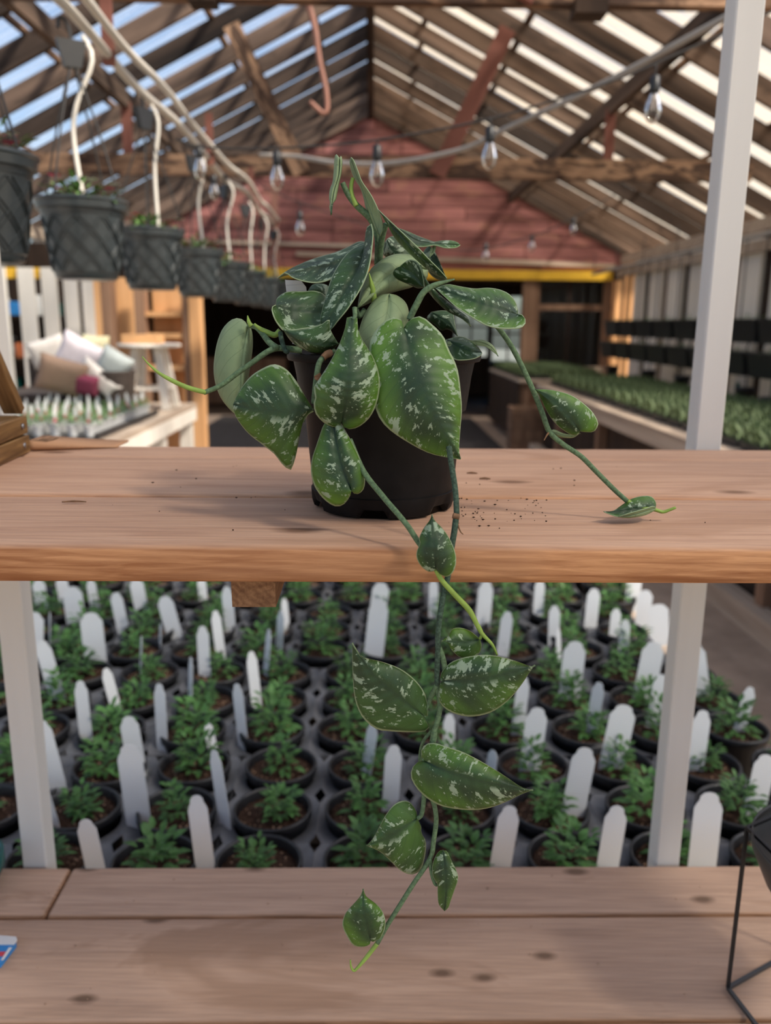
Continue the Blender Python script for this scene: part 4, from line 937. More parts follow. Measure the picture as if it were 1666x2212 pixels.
hookm = tube_geo([(0, 0, 0), (0, 0, 0.05), (0.012, 0, 0.085), (0.03, 0, 0.09), (0.035, 0, 0.06)], 0.006, 6)
BY = [2.10, 2.86, 3.70, 4.68, 5.62, 6.52, 7.42, 8.30]; BHOOK = 2.43 - BZ
wh = Geo().add(hookm)
wh.add(([(-.025, -.015, -.05), (.025, -.015, -.05), (.025, .015, -.05), (-.025, .015, -.05), (-.045, -.015, .03), (.045, -.015, .03), (.045, .015, .03), (-.045, .015, .03)],
        [(0, 1, 2, 3), (4, 7, 6, 5), (0, 4, 5, 1), (1, 5, 6, 2), (2, 6, 7, 3), (3, 7, 4, 0)]))
hookmesh = wh.mesh('hanger_hook', M['black'])
chmesh = []
for i in range(4):
    a = pi / 4 + i * pi / 2
    vv, ff = tube_geo([(0, 0, BHOOK - 0.02), (cos(a) * BR * 0.5, sin(a) * BR * 0.5, BHOOK * 0.5 + BH * 0.5), (cos(a) * (BR - 0.006), sin(a) * (BR - 0.006), BH - 0.012)], 0.0034, 5, 10)
    chmesh.append(mesh_from('hanger_wire', vv, ff, M['wire']))
BW = ['partly cut off by the picture edge, nearest of the row', 'second of the row, pink flowers', 'third of the row', 'fourth of the row', 'fifth of the row', 'sixth of the row', 'seventh of the row', 'farthest of the row']
for i, y in enumerate(BY):
    t = thing('hanging_basket', (BX, y, BZ), 'black lattice-pattern hanging basket, ' + BW[i], 'hanging basket', 'hanging baskets in a row', rr.uniform(0, 6))
    p = put('pot', bpot, t); put('weave_relief', weave, p); put('soil', bsoil, t)
    put('foliage', bfol[i % 3], t, (0, 0, BH - 0.03))['kind'] = 'stuff'
    for k in range(5): put('blossom', flow[(i * 2 + k) % 9], t)
    for k in range(4): put('hanger_wire', chmesh[k], t)
    put('hook', hookmesh, t, (0, 0, BHOOK))
    b = Vector((BX + 0.02, y + 0.06, 2.49)); e = Vector((BX + rr.uniform(0.0, 0.05), y + rr.uniform(-0.02, 0.05), BZ + BH - 0.015))
    o = tube('drip_tube', [b, b + Vector((0.03, -0.02, -0.08)), b.lerp(e, 0.5) + Vector((rr.uniform(-0.035, 0.02), 0, 0)), e], 0.0075, M['pipe'], None, (0, 0, 0), 8)
    tag(o, 'white drip tube running down into the %s hanging basket of the row' % ORD[i + 1], 'tube', 'drip tubes to the baskets')
def wavy(x, z, dz, ph):
    pts = []
    y = 1.2
    while y < 8.7:
        k = (y - 2.86) / 0.92; pts.append((x + 0.012 * sin(y * 2 + ph), y, z + dz * cos(2 * pi * k / 2 + ph) + 0.008 * sin(5 * y + ph))); y += 0.28
    return pts
o = tube('water_pipe', wavy(BX - 0.005, 2.535, 0.018, 0.0), 0.017, M['pipe'], None, sides=10, n=120); tag(o, 'white plastic water pipe looping along above the hanging baskets', 'pipe')
o = tube('water_pipe', wavy(BX + 0.040, 2.585, 0.012, 1.2), 0.015, M['pipe'], None, sides=10, n=120); tag(o, 'thinner white hose beside the main pipe above the baskets', 'pipe')
for i, y in enumerate((3.25, 5.15, 6.85)):
    o = box('pipe_hanger', (BX - 0.02, y, 2.50), (BX + 0.02, y + 0.02, 2.78), M['redstrut']); tag(o, 'red wooden hanger strip holding up the pipe, %s along the row' % ORD[i + 1], 'hanger', 'pipe hangers')
q0 = PY(592, 395, 8.5); q1 = PY(596, 560, 8.5)
o = box('hanging_pole', (q0.x - 0.03, 8.48, q1.z), (q0.x + 0.03, 8.53, CZ + 0.02), M['copper']); tag(o, 'thin brown pole hanging at the far end of the pipe', 'pole')
cp = [PY(665, 5, 5.5), PY(680, 60, 5.5), PY(690, 130, 5.5), PY(705, 200, 5.5), PY(703, 246, 5.5), PY(670, 220, 5.5)]
o = tube('hook_strap', cp, [0.02, 0.016, 0.014], M['copper'], None, sides=6); tag(o, 'rusty bent strap hook hanging under the clear roof', 'hook')

# ------------------------------------------------------------------ string lights
bl = lathe([(0.0105, 0.0), (0.012, -0.01), (0.022, -0.035), (0.0255, -0.055), (0.022, -0.075), (0.012, -0.088), (0.0005, -0.093)], 16, False)
bulbm = mesh_from('bulb', *bl, M['bulb'], True)
sk = lathe([(0.006, 0.045), (0.015, 0.04), (0.016, 0.0), (0.013, -0.008)], 12)
sockm = mesh_from('socket', *sk, M['black'], True)
fil = Geo()
for a in range(3): fil.add(tube_geo([(0.004 * cos(a * 2.1), 0.004 * sin(a * 2.1), -0.005), (0.009 * cos(a * 2.1), 0.009 * sin(a * 2.1), -0.055)], 0.0014, 4, 4))
film = fil.mesh('filament', simple('filament_white', (0.75, 0.68, 0.6), 0.3, 0.5, 0.05, 50))
def strand(label, pts, bulbs, Y, rad=0.004):
    P = [PY(x, y, Y if not isinstance(Y, (list, tuple)) else Y[i]) for i, (x, y) in enumerate(pts)]
    base = P[len(P) // 2]; t = thing('string_light', base, label, 'string light')
    tube('cable', P, rad, M['wire'], t, base, 5, len(P) * 8)
    for (x, y0, y1, Yb) in bulbs:                       # cord foot, bulb tip
        a = PY(x, y0, Yb); e = PY(x, y1, Yb); e.x = a.x; top = e.z + 0.093
        b = put('bulb', bulbm, t, Vector((a.x, a.y, top)) - base); put('socket', sockm, b); put('filament', film, b)
        if a.z > top + 0.05: tube('drop_cord', [a, (a.x, a.y, top + 0.04)], 0.003, M['wire'], t, base, 5, 4)
strand('nearest string of clear bulbs swagged across in front of the red gable', [(380, 300), (440, 318), (600, 320), (812, 303), (1065, 255), (1300, 183), (1410, 140), (1680, 20)],
       [(598, 322, 412, 3.2), (815, 303, 405, 3.0), (1060, 256, 368, 2.9), (1418, 138, 268, 2.7), (430, 316, 390, 3.6)], 3.0)
strand('second string of clear bulbs lower down before the red gable', [(560, 400), (648, 438), (800, 488), (1000, 540), (1150, 510), (1240, 470), (1330, 420)],
       [(648, 440, 510, 5.0), (1050, 532, 566, 6.5), (1150, 512, 545, 7.0), (1240, 472, 508, 7.0), (462, 380, 432, 5.0)], 6.0)
cb = [PY(560, 335, 6.0), PY(640, 338, 6.0), PY(730, 352, 5.6), PY(850, 352, 5.2), PY(1000, 322, 4.8), PY(1110, 270, 4.4), PY(1285, 190, 4.0), PY(1560, 42, 3.5), PY(1700, -40, 3.3)]
o = tube('grey_cable', cb, 0.014, M['rope'], None, sides=8); tag(o, 'thick grey cable drooping across beneath the rafters', 'cable')

# ------------------------------------------------------------------ left: work table with stool, cushions and cup plants
Wt = thing('work_table', (-2.1, 5.3, 0), 'long weathered plank table on white legs beside the tan panels', 'table'); OW = (-2.1, 5.3, 0)
WX0, WX1, WY0, WY1, WZ = -3.0, -1.38, 3.7, 6.55, 0.98
for i in range(8):
    x0 = WX0 + i * (WX1 - WX0) / 8; box('plank', (x0, WY0, WZ - 0.035), (x0 + 0.198, WY1, WZ), M['greywood_y'], Wt, 0, 1, OW)
box('apron', (WX1 - 0.02, WY0 + 0.03, WZ - 0.13), (WX1, WY1 - 0.03, WZ - 0.035), M['whitewood'], Wt, 0, 1, OW)
for x in (WX0 + 0.05, WX1 - 0.07):
    for y in (WY0 + 0.1, 4.75, 5.6, WY1 - 0.1): box('leg', (x - 0.045, y - 0.045, 0), (x + 0.045, y + 0.045, WZ - 0.035), M['whitewood'], Wt, 0, 1, OW)
bar('brace', (WX1 - 0.05, 4.8, WZ - 0.1), (WX1 - 0.05, 5.5, 0.45), 0.03, 0.09, M['whitewood'], Wt, OW)
# stool
Sx, Sy = (PY(255, 735, 6.1).x + PY(388, 735, 6.1).x) / 2, 6.1
sl = thing('wooden_stool', (Sx, Sy, WZ), 'white painted wooden stool with splayed legs standing on the work table', 'stool'); OS = (Sx, Sy, WZ); SH = PY(320, 742, 6.1).z - WZ
v, f = lathe([(0.20, -0.02), (0.225, -0.015), (0.225, 0.0), (0.22, 0.005)], 28); put('seat', mesh_from('seat', v, f, M['whitewood']), sl, (0, 0, SH - 0.005))
for a in (0.7, 2.3, 3.9, 5.5):
    bar('leg', (Sx + 0.11 * cos(a), Sy + 0.11 * sin(a), WZ + SH - 0.03), (Sx + 0.19 * cos(a), Sy + 0.19 * sin(a), WZ + 0.004), 0.055, 0.035, M['whitewood'], sl, OS)
for a, b in ((0.7, 2.3), (2.3, 3.9), (3.9, 5.5), (5.5, 0.7)):
    bar('rung', (Sx + 0.165 * cos(a), Sy + 0.165 * sin(a), WZ + 0.15), (Sx + 0.165 * cos(b), Sy + 0.165 * sin(b), WZ + 0.15), 0.03, 0.022, M['whitewood'], sl, OS)
o = box('kraft_box', (Sx - 0.17, Sy - 0.1, WZ + SH + 0.001), (Sx + 0.09, Sy + 0.1, WZ + SH + 0.065), M['tan_x'], None, 0.004); tag(o, 'flat tan wooden box lying on the stool seat', 'box')
# cushions: pillow shape leaning in a heap
def pillow(w, h, d, mat):
    v, f, n = [], [], 12
    for sd in (1, -1):
        for j in range(n + 1):
            for i in range(n + 1):
                a, b = i / n * 2 - 1, j / n * 2 - 1; e = max(0.0, (1 - a ** 4) * (1 - b ** 4)) ** 0.5
                k = 1 - 0.06 * (1 - abs(a)) * (abs(b)) ; k2 = 1 - 0.06 * (1 - abs(b)) * abs(a)
                v.append((a * w / 2 * k2, sd * d / 2 * e, b * h / 2 * k))
    m = (n + 1) ** 2
    for s in range(2):
        for j in range(n):
            for i in range(n):
                q = s * m + j * (n + 1) + i; r_ = (q, q + 1, q + n + 2, q + n + 1); f.append(r_ if s else tuple(reversed(r_)))
    me = mesh_from('cushion', v, f, mat, True); bm = bmesh.new(); bm.from_mesh(me); bmesh.ops.remove_doubles(bm, verts=bm.verts, dist=1e-4); bm.to_mesh(me); bm.free(); return me
for nm, px, py, Y, w, h, d, mt, rot, lab in (
        ('cushion', 133, 812, 5.35, 0.30, 0.24, 0.12, 'taupe', (0.25, 0.30, 0.2), 'plump taupe cushion at the front of the cushion heap'),
        ('cushion', 172, 770, 5.75, 0.30, 0.26, 0.12, 'lilac', (0.2, 0.5, 0.1), 'pale lilac patterned cushion between the taupe and cream ones'),
        ('cushion', 187, 832, 5.36, 0.15, 0.14, 0.09, 'mauve', (0.3, 0.2, 0.1), 'small dark mauve cushion low in the heap'),
        ('cushion', 213, 818, 5.45, 0.30, 0.13, 0.09, 'offwhite', (0.1, 0.75, 0.0), 'long off-white cushion sliding down beside the mauve one'),
        ('cushion', 206, 768, 5.95, 0.19, 0.29, 0.12, 'cream', (0.12, 0.08, 0.2), 'pale yellow cushion standing upright against the white boards'),
        ('cushion', 247, 788, 5.58, 0.22, 0.20, 0.12, 'greyfab', (0.2, 0.55, 0.0), 'rounded grey-green cushion lying in the wicker basket'),
        ('cushion', 105, 760, 6.0, 0.26, 0.20, 0.1, 'offwhite', (0.2, -0.3, 0.3), 'crumpled white cushion half hidden behind the taupe one')):
    o = put(nm, pillow(w, h, d, M[mt]), None, PY(px, py, Y), rot); tag(o, lab, 'cushion', 'cushions heaped on the work table')
ws = thing('wicker_ottoman', (-2.15, 5.75, WZ), 'low dark wicker ottoman carrying the cushion heap', 'ottoman'); OWs = (-2.15, 5.75, WZ)
for i in range(6): box('woven_slat', (-2.50, 5.40, WZ + 0.002 + i * 0.026), (-1.86, 6.10, WZ + 0.024 + i * 0.026), M['wicker'], ws, 0.006, 1, OWs)
for i in range(9): box('back_slat', (-2.50 + i * 0.072, 6.10, WZ + 0.002), (-2.44 + i * 0.072, 6.14, WZ + 0.36), M['wicker'], ws, 0.006, 1, OWs)
wk = PY(252, 850, 5.6)
t = thing('wicker_basket', (wk.x, 5.55, WZ), 'dark woven wicker basket holding a grey cushion', 'basket')
zt_ = PY(248, 800, 5.55).z - WZ
v, f = lathe([(0.10, 0.0), (0.13, zt_ * 0.5), (0.145, zt_)], 24, False); put('body', mesh_from('body', v, f, M['wicker'], True), t)
for i in range(9):
    z = zt_ * (i + 0.5) / 9; r0 = 0.103 + 0.040 * (i + 0.5) / 9
    v, f = tube_geo([(r0 * cos(a * pi / 8), r0 * sin(a * pi / 8), z + 0.003 * cos(a * pi)) for a in range(17)], 0.010, 5, 33); put('woven_band', mesh_from('band', v, f, M['wicker'], True), t)
# white cup plants in a tray
cup = mesh_from('cup', *lathe([(0.022, 0), (0.034, 0.062), (0.036, 0.064), (0.033, 0.06)], 16, False), M['whitecup'], True)
cfol = [foliage(90 + i, 26, 0.05, 0.05, 0.038, 0.016, M['paleleaf']) for i in range(3)]
ctag = mesh_from('label_card', *prism([(-0.009, 0.03), (0.009, 0.03), (0.009, 0.13), (0, 0.145), (-0.009, 0.13)], -0.0006, 0.0006), M['papwhite'])
cdot = mesh_from('card_base', *prism([(-0.009, 0.062), (0.009, 0.062), (0.009, 0.085), (-0.009, 0.085)], -0.0012, 0.0012), simple('card_pink', (0.75, 0.22, 0.25), 0.5, 0.3, 0.1, 20))
cx0, cy0 = PZ(200, 938, WZ).x, PZ(200, 938, WZ).y; tx1 = WX1 - 0.10
tr = thing('cup_tray', (tx1 - 0.3, cy0 + 0.35, WZ), 'black tray under the white cup plants at the table edge', 'tray'); OT = (tx1 - 0.3, cy0 + 0.35, WZ)
box('tray_floor', (tx1 - 0.66, cy0 - 0.25, WZ + 0.001), (tx1 + 0.02, cy0 + 1.02, WZ + 0.012), M['nursery'], tr, 0, 1, OT)
box('tray_rim', (tx1, cy0 - 0.25, WZ + 0.012), (tx1 + 0.02, cy0 + 1.02, WZ + 0.035), M['nursery'], tr, 0, 1, OT)
n = 0
for b in range(13):
    for a in range(7):
        x, y = tx1 - 0.045 - a * 0.092, cy0 - 0.18 + b * 0.092
        q = proj((x, y, WZ + 0.1))
        if q is None or q[0] < -20: continue
        t = thing('cup_plant', (x, y, WZ + 0.0125), 'pale green plant in white cup, %s from the aisle edge in %s row of cups' % (ORD[a + 1], 'nearest' if b == 0 else ORD[b + 1]), 'cup plant', 'white cup plants on the work table', rr.uniform(-0.4, 0.4))
        put('cup', cup, t); put('foliage', cfol[(a + b) % 3], t, (0, 0, 0.055), (0, 0, rr.uniform(0, 6)))['kind'] = 'stuff'
        if (a * 3 + b) % 2 == 0:
            c = put('label_card', ctag, t, (rr.uniform(-0.012, 0.012), -0.012, 0.012)); put('card_base', cdot, c)
# tan panels with shelves
TPY = 7.0
tp = thing('tan_panel_shelves', (-1.95, TPY, 0), 'tan plywood shelf wall with upright studs behind the stool', 'shelf unit'); OP = (-1.95, TPY, 0)
def tpx(x): return PY(x, 750, TPY).x
def tpz(y): return PY(330, y, TPY).z
tz1 = tpz(596)
box('back_panel', (tpx(236), TPY + 0.28, 0.3), (tpx(300), TPY + 0.30, tz1), M['tan'], tp, 0, 1, OP)
box('back_panel', (tpx(316), TPY + 0.28, 0.3), (tpx(412), TPY + 0.30, tz1), M['tan'], tp, 0, 1, OP)
for a, b, mt in ((212, 226, 'tan'), (226, 248, 'brownpost'), (296, 318, 'brownpost'), (398, 410, 'brownpost'), (412, 436, 'tan')):
    box('stud', (tpx(a), TPY - 0.02, 0), (tpx(b), TPY + 0.12, tz1), M[mt], tp, 0, 1, OP)
for yv in (678, 725, 795): box('shelf', (tpx(318), TPY, tpz(yv) - 0.02), (tpx(408), TPY + 0.27, tpz(yv) + 0.02), M['tan_x'], tp, 0, 1, OP)
# white slat partition, with a goods shelf behind it
SPY = 7.4
sp = thing('slat_partition', (-2.7, SPY, 0), 'partition of upright white boards with dark gaps under a yellow rail', 'partition'); OQ = (-2.7, SPY, 0)
zs1 = PY(120, 578, SPY).z
for a, b in ((-110, -80), (-62, -28), (-14, 20), (46, 80), (96, 128), (143, 172), (182, 212)):
    box('board', (PY(a, 700, SPY).x, SPY, 0.0), (PY(b, 700, SPY).x, SPY + 0.03, zs1), M['whitewood'], sp, 0, 1, OQ)
box('rail', (PY(-120, 700, SPY).x, SPY + 0.035, zs1 - 0.09), (PY(214, 700, SPY).x, SPY + 0.07, zs1 - 0.0), M['yellow'], sp, 0, 1, OQ)
box('rail', (PY(-120, 700, SPY).x, SPY + 0.035, 0.55), (PY(214, 700, SPY).x, SPY + 0.07, 0.65), M['whitewood'], sp, 0, 1, OQ)
gs = thing('goods_rack', (-3.2, 8.3, 0), 'dark rack of small goods seen between the white boards', 'rack'); OG = (-3.2, 8.3, 0)
box('back', (-4.2, 8.5, 0.0), (-2.3, 8.53, 2.35), M['darkwood'], gs, 0, 1, OG)
for z in (0.85, 1.25, 1.65): box('shelf', (-4.2, 8.15, z - 0.02), (-2.3, 8.5, z), M['darkwood'], gs, 0, 1, OG)
for i, (x, z, mt, w, h) in enumerate(((-3.62, 1.65, 'papwhite', 0.12, 0.16), (-3.45, 1.65, 'blue', 0.10, 0.13), (-3.30, 1.65, 'papwhite', 0.10, 0.2), (-3.60, 1.25, 'greyfab', 0.14, 0.2), (-3.42, 1.25, 'orange', 0.1, 0.14),
                                      (-3.28, 1.25, 'papwhite', 0.12, 0.17), (-3.55, 0.85, 'teal', 0.12, 0.2), (-3.35, 0.85, 'orange', 0.12, 0.13), (-3.15, 1.25, 'lilac', 0.1, 0.15), (-3.1, 1.65, 'teal', 0.1, 0.12))):
    o = box('carton', (x - w / 2, 8.2, z + 0.001), (x + w / 2, 8.4, z + h), M[mt], None, 0.004)
    tag(o, '%s carton on the %s shelf of the goods rack, %s' % ({'papwhite': 'white', 'blue': 'blue', 'greyfab': 'grey', 'orange': 'orange', 'teal': 'teal', 'lilac': 'lilac'}[mt], {1.65: 'top', 1.25: 'middle', 0.85: 'bottom'}[z], ORD[i + 1] + ' of the ten cartons'), 'carton', 'cartons on the goods rack')

# ------------------------------------------------------------------ right: long bench with plug trays, planters along the wall
RBX0, RBX1, RBZ, RY0, RY1 = 2.05, 3.35, 0.885, 2.2, 10.3
rb_ = thing('long_bench', (2.7, 8, 0), 'long grey timber bench full of plug trays along the side wall', 'bench'); OB = (2.7, 8, 0)
for i in range(7):
    x0 = RBX0 + i * (RBX1 - RBX0) / 7; box('plank', (x0, RY0, RBZ - 0.035), (x0 + 0.18, RY1, RBZ), M['greywood_y'], rb_, 0, 1, OB)
box('apron', (RBX0 + 0.01, RY0, RBZ - 0.14), (RBX0 + 0.04, RY1, RBZ - 0.035), M['greywood_y'], rb_, 0, 1, OB)
y = RY0 + 0.3
while y < RY1:
    for x in (RBX0 + 0.1, RBX1 - 0.1): box('leg', (x - 0.045, y - 0.045, 0), (x + 0.045, y + 0.045, RBZ - 0.035), M['brownpost'], rb_, 0, 1, OB)
    y += 1.7
g1 = Geo(); r = random.Random(44)
for i in range(15):
    for j in range(7):
        x, yv = -0.245 + 0.035 * i + r.uniform(-0.006, 0.006), -0.12 + 0.04 * j + r.uniform(-0.006, 0.006)
        for k in range(4):
            a = r.uniform(0, 6.28); d = Vector((cos(a) * 0.5, sin(a) * 0.5, 0.85)).normalized(); side = Vector((-sin(a), cos(a), 0)) * 0.006; b = Vector((x, yv, 0.045)); L = r.uniform(0.06, 0.13)
            g1.add(([b - side * 0.4, b + side * 0.4, b + d * L * 0.6 + side, b + d * L * 0.6 - side, b + d * L], [(0, 1, 2, 3), (3, 2, 4)]))
plugs = g1.mesh('seedlings', M['benchleaf'])
tg = Geo(); hx, hy = 0.265, 0.135
tg.add(([(-hx * .96, -hy * .96, 0), (hx * .96, -hy * .96, 0), (hx * .96, hy * .96, 0), (-hx * .96, hy * .96, 0), (-hx, -hy, .045), (hx, -hy, .045), (hx, hy, .045), (-hx, hy, .045)],
        [(3, 2, 1, 0), (4, 5, 6, 7), (0, 1, 5, 4), (1, 2, 6, 5), (2, 3, 7, 6), (3, 0, 4, 7)]))
plugt = tg.mesh('tray_body', M['nursery'])
yv = 4.4; j = 0; PT = 0.315
while yv < RY1 - 0.2:
    j += 1
    for a, x in enumerate((2.47, 3.03)):
        q = proj((x, yv, RBZ))
        if q is None or q[0] > 1800: continue
        t = thing('plug_tray', (x, yv, RBZ + 0.001), 'black plug tray of fine green seedlings, %s tray along the bench, %s side' % (str(j) + ('st' if j == 1 else 'nd' if j == 2 else 'rd' if j == 3 else 'th'), 'aisle' if a == 0 else 'wall'), 'plug tray', 'plug trays on the long bench')
        put('tray_body', plugt, t); put('seedlings', plugs, t)['kind'] = 'stuff'
    yv += PT
# second, farther bench block and the boarded bin in front of it
fb = thing('far_bench', (2.6, 12, 0), 'farther bench block of plug trays near the gable window', 'bench'); OF = (2.6, 12, 0)
for i in range(7):
    x0 = 1.95 + i * 0.2; box('plank', (x0, 10.9, 0.86), (x0 + 0.19, 13.7, 0.895), M['greywood_y'], fb, 0, 1, OF)
for x in (2.05, 3.2):
    for y in (11.0, 13.5): box('leg', (x - 0.045, y - 0.045, 0), (x + 0.045, y + 0.045, 0.86), M['brownpost'], fb, 0, 1, OF)
box('side_board', (1.95, 10.95, 0.1), (1.98, 13.6, 0.86), M['darkwood'], fb, 0, 1, OF)
for j in range(8):
    for a, x in enumerate((2.26, 2.82)):
        t = thing('plug_tray', (x, 11.2 + 0.32 * j, 0.896), 'black plug tray on the farther bench, %s row back, %s side' % (ORD[j + 1], 'aisle' if a == 0 else 'wall'), 'plug tray', 'plug trays on the farther bench')
        put('tray_body', plugt, t); put('seedlings', plugs, t)['kind'] = 'stuff'
bq0, bq1 = PY(1106, 900, 10.5), PY(1192, 900, 10.5); bzt = PY(1150, 880, 10.5).z
bn = thing('timber_bin', ((bq0.x + bq1.x) / 2, 10.65, 0), 'brown boarded timber bin at the far end of the long bench', 'bin'); ON = ((bq0.x + bq1.x) / 2, 10.65, 0)
nb = 4
for i in range(nb):
    z0 = bzt * i / nb
    box('board', (bq0.x, 10.50, z0), (bq1.x, 10.53, z0 + bzt / nb - 0.008), M['brownpost'], bn, 0, 1, ON)
    box('board', (bq0.x, 10.80, z0), (bq1.x, 10.83, z0 + bzt / nb - 0.008), M['brownpost'], bn, 0, 1, ON)
    for x in (bq0.x, bq1.x - 0.03): box('board', (x, 10.53, z0), (x + 0.03, 10.80, z0 + bzt / nb - 0.008), M['brownpost'], bn, 0, 1, ON)
o = box('floor_shade', (-2.6, 8.9, 0.001), (1.75, 14.4, 0.012), M['mat'], None, 0.004); tag(o, 'dark sheet added as shade on the floor before the opening', 'mat')  # dark sheet added to carry the dim floor's shade in its colour
# planter troughs hung in two rows, small pots below
hl = thing('hanging_rail', (3.5, 9.5, 2.35), 'dark pipe rail with hooks carrying the black planters along the wall', 'rail'); OR_ = (3.5, 9.5, 2.35)
tube('pipe', [(3.5, 3.5, 2.40), (3.5, 8, 2.41), (3.5, 13.5, 2.40)], 0.022, M['rope'], hl, OR_, 8)
y = 6.2
while y < 13.4:
    tube('support_cord', [(3.5, y, 2.40), (3.5, y, 2.40 + 0.32)], 0.006, M['wire'], hl, OR_, 5, 3); y += 1.2
def trough(h):
    g = Geo(); L, w0, w1 = 0.62, 0.07, 0.10; a, b = L / 2, L / 2 * 0.93
    g.add(([(-w0, -b, 0), (w0, -b, 0), (w0, b, 0), (-w0, b, 0), (-w1, -a, h), (w1, -a, h), (w1, a, h), (-w1, a, h)], [(3, 2, 1, 0), (4, 5, 6, 7), (0, 1, 5, 4), (1, 2, 6, 5), (2, 3, 7, 6), (3, 0, 4, 7)]))
    e = 0.012
    g.add(([(-w1 - e, -a - e, h - .02), (w1 + e, -a - e, h - .02), (w1 + e, a + e, h - .02), (-w1 - e, a + e, h - .02), (-w1 - e, -a - e, h + .005), (w1 + e, -a - e, h + .005), (w1 + e, a + e, h + .005), (-w1 - e, a + e, h + .005)],
           [(3, 2, 1, 0), (4, 5, 6, 7), (0, 1, 5, 4), (1, 2, 6, 5), (2, 3, 7, 6), (3, 0, 4, 7)])); return g.mesh('trough', M['nursery'])
trm = trough(0.21); tfol = foliage(120, 60, 0.5, 0.07, 0.06, 0.025, M['basketleaf'])
cordm = mesh_from('hanger_cord', *tube_geo([(0, 0, 0.2), (0, 0, 0.9)], 0.006, 5, 3), M['wire'])
scord = mesh_from('hanger_cord', *tube_geo([(0, 0, 0.17), (0.03, 0.01, 0.26), (-0.02, 0, 0.33), (0, 0, 0.42)], 0.008, 5, 10), M['wire'])
j = 0
y = 6.35
while y < 12.6:
    j += 1
    for z, nm in ((1.46, 'upper'), (1.16, 'lower')):
        t = thing('trough_planter', (3.5, y + (0.15 if nm == 'lower' else 0), z), 'black trough planter, %s of the %s hanging row by the wall' % (ORD[j], nm), 'planter', 'trough planters by the side wall')
        put('trough', trm, t); fo = put('foliage', tfol, t, (0, 0, 0.19)); fo.scale = (0.45, 1.0, 0.8); fo['kind'] = 'stuff'
        for dy in (-0.2, 0.2):
            c = put('hanger_cord', cordm if nm == 'upper' else scord, t, (0, dy, 0)); c.scale = (1, 1, 1.03 if nm == 'upper' else 0.72)
    y += 0.70
pm = mesh_from('pot', *lathe([(0.06, 0), (0.085, 0.16), (0.092, 0.16), (0.092, 0.185), (0.08, 0.185), (0.075, 0.15)], 20, False), M['nursery'], True)
for i, (px, py, xx) in enumerate(((1400, 832, 3.45), (1472, 848, 3.45), (1660, 905, 3.4), (1322, 818, 3.45), (1606, 600 + 280, 3.45))):
    p = PX(px, py, xx)
    t = thing('hanging_pot', p, 'small black pot hung below the troughs, %s from the gable' % ORD[(2, 3, 5, 1, 4)[i]], 'pot', 'small hanging pots by the side wall')
    put('pot', pm, t); tube('hanger_cord', [(0, 0, 0.17), (0, 0, max(0.25, 1.16 - p.z))], 0.007, M['wire'], t, (0, 0, 0), 5, 3)
# paper poster on the white boards
p = PX(1598, 850, XE - 0.05)
o = box('wall_notice', (XE - 0.045, p.y - 0.15, p.z - 0.18), (XE - 0.034, p.y + 0.15, p.z + 0.22), M['papwhite']); tag(o, 'pale notice sheet pinned to the white side wall boards', 'notice')
gq = box('green_patch', (XE - 0.048, p.y + 0.02, p.z), (XE - 0.045, p.y + 0.13, p.z + 0.12), M['teal'], o, 0, 1, o.location)
# dark cabinet in the room behind
c0, c1 = PY(1062, 780, 16.5), PY(1112, 780, 16.5)
o = box('dark_cabinet', (c0.x, 16.4, 0), (c1.x, 16.9, c0.z), M['black'], None, 0.01); tag(o, 'black cabinet standing in the dark room beyond the opening', 'cabinet')
for lo, hi in (((0.02, -0.02, 0.05), (0.21, 0.0, 0.6)),): pass
w = c1.x - c0.x; oc = o.location
for k in range(2): box('door', (c0.x + 0.02 + k * w / 2, 16.37, 0.06), (c0.x + (k + 1) * w / 2 - 0.02, 16.4, c0.z - 0.05), M['darkwood'], o, 0, 1, oc)
c0, c1 = PY(520, 820, 17.0), PY(620, 900, 17.0)
o = thing('shop_counter', ((c0.x + c1.x) / 2, 17.0, 0), 'brown counter deep in the dark room beyond the opening', 'counter'); oc = o.location
box('body', (c0.x - 1.2, 16.8, 0), (c1.x, 17.4, 0.92), M['brownpost'], o, 0, 1, oc); box('top', (c0.x - 1.25, 16.75, 0.92), (c1.x + 0.05, 17.45, 0.97), M['darkwood'], o, 0, 1, oc)

# ------------------------------------------------------------------ small things on the shelves
# slatted crate at the left end of the upper shelf
cr = thing('wooden_crate', (-0.55, 0.93, ZS), 'stained wooden slatted crate with steel screws at the end of the upper shelf', 'crate'); OC = (-0.55, 0.93, ZS)
ca, cb2 = Vector((-0.437, 1.052, ZS)), Vector((-0.415, 0.80, ZS)); dr = (cb2 - ca).normalized(); nrm = Vector((-dr.y, dr.x, 0)) * -1
if nrm.x > 0: nrm = -nrm
for z0, z1, ins in ((0.0015, 0.0235, 0.0), (0.0255, 0.0475, 0.001)):
    for k in range(2):
        off = nrm * (0.006 + ins + k * 0.19)
        bar('slat', ca + off + Vector((0, 0, (z0 + z1) / 2)), cb2 + off + Vector((0, 0, (z0 + z1) / 2)), 0.012, z1 - z0, M['crate'], cr, OC, 0.0012)
    for a, t in ((0.022, 0), (0.235, 1)):
        p = ca + dr * a + Vector((0, 0, (z0 + z1) / 2)) - nrm * 0.0004
        v, f = lathe([(0.0036, -0.002), (0.0036, 0.0006), (0.002, 0.0012)], 14); s_ = put('screw', mesh_from('screw', v, f, M['brass'], True), cr, p - Vector(OC)); s_.rotation_euler = (-nrm).to_track_quat('Z', 'Y').to_euler()
for z0, z1 in ((0.0015, 0.0475),):
    for q in (ca, cb2):
        bar('end_slat', q + nrm * 0.013 + Vector((0, 0, 0.0245)), q + nrm * 0.185 + Vector((0, 0, 0.0245)), 0.012, 0.046, M['crate'], cr, OC, 0.0012)
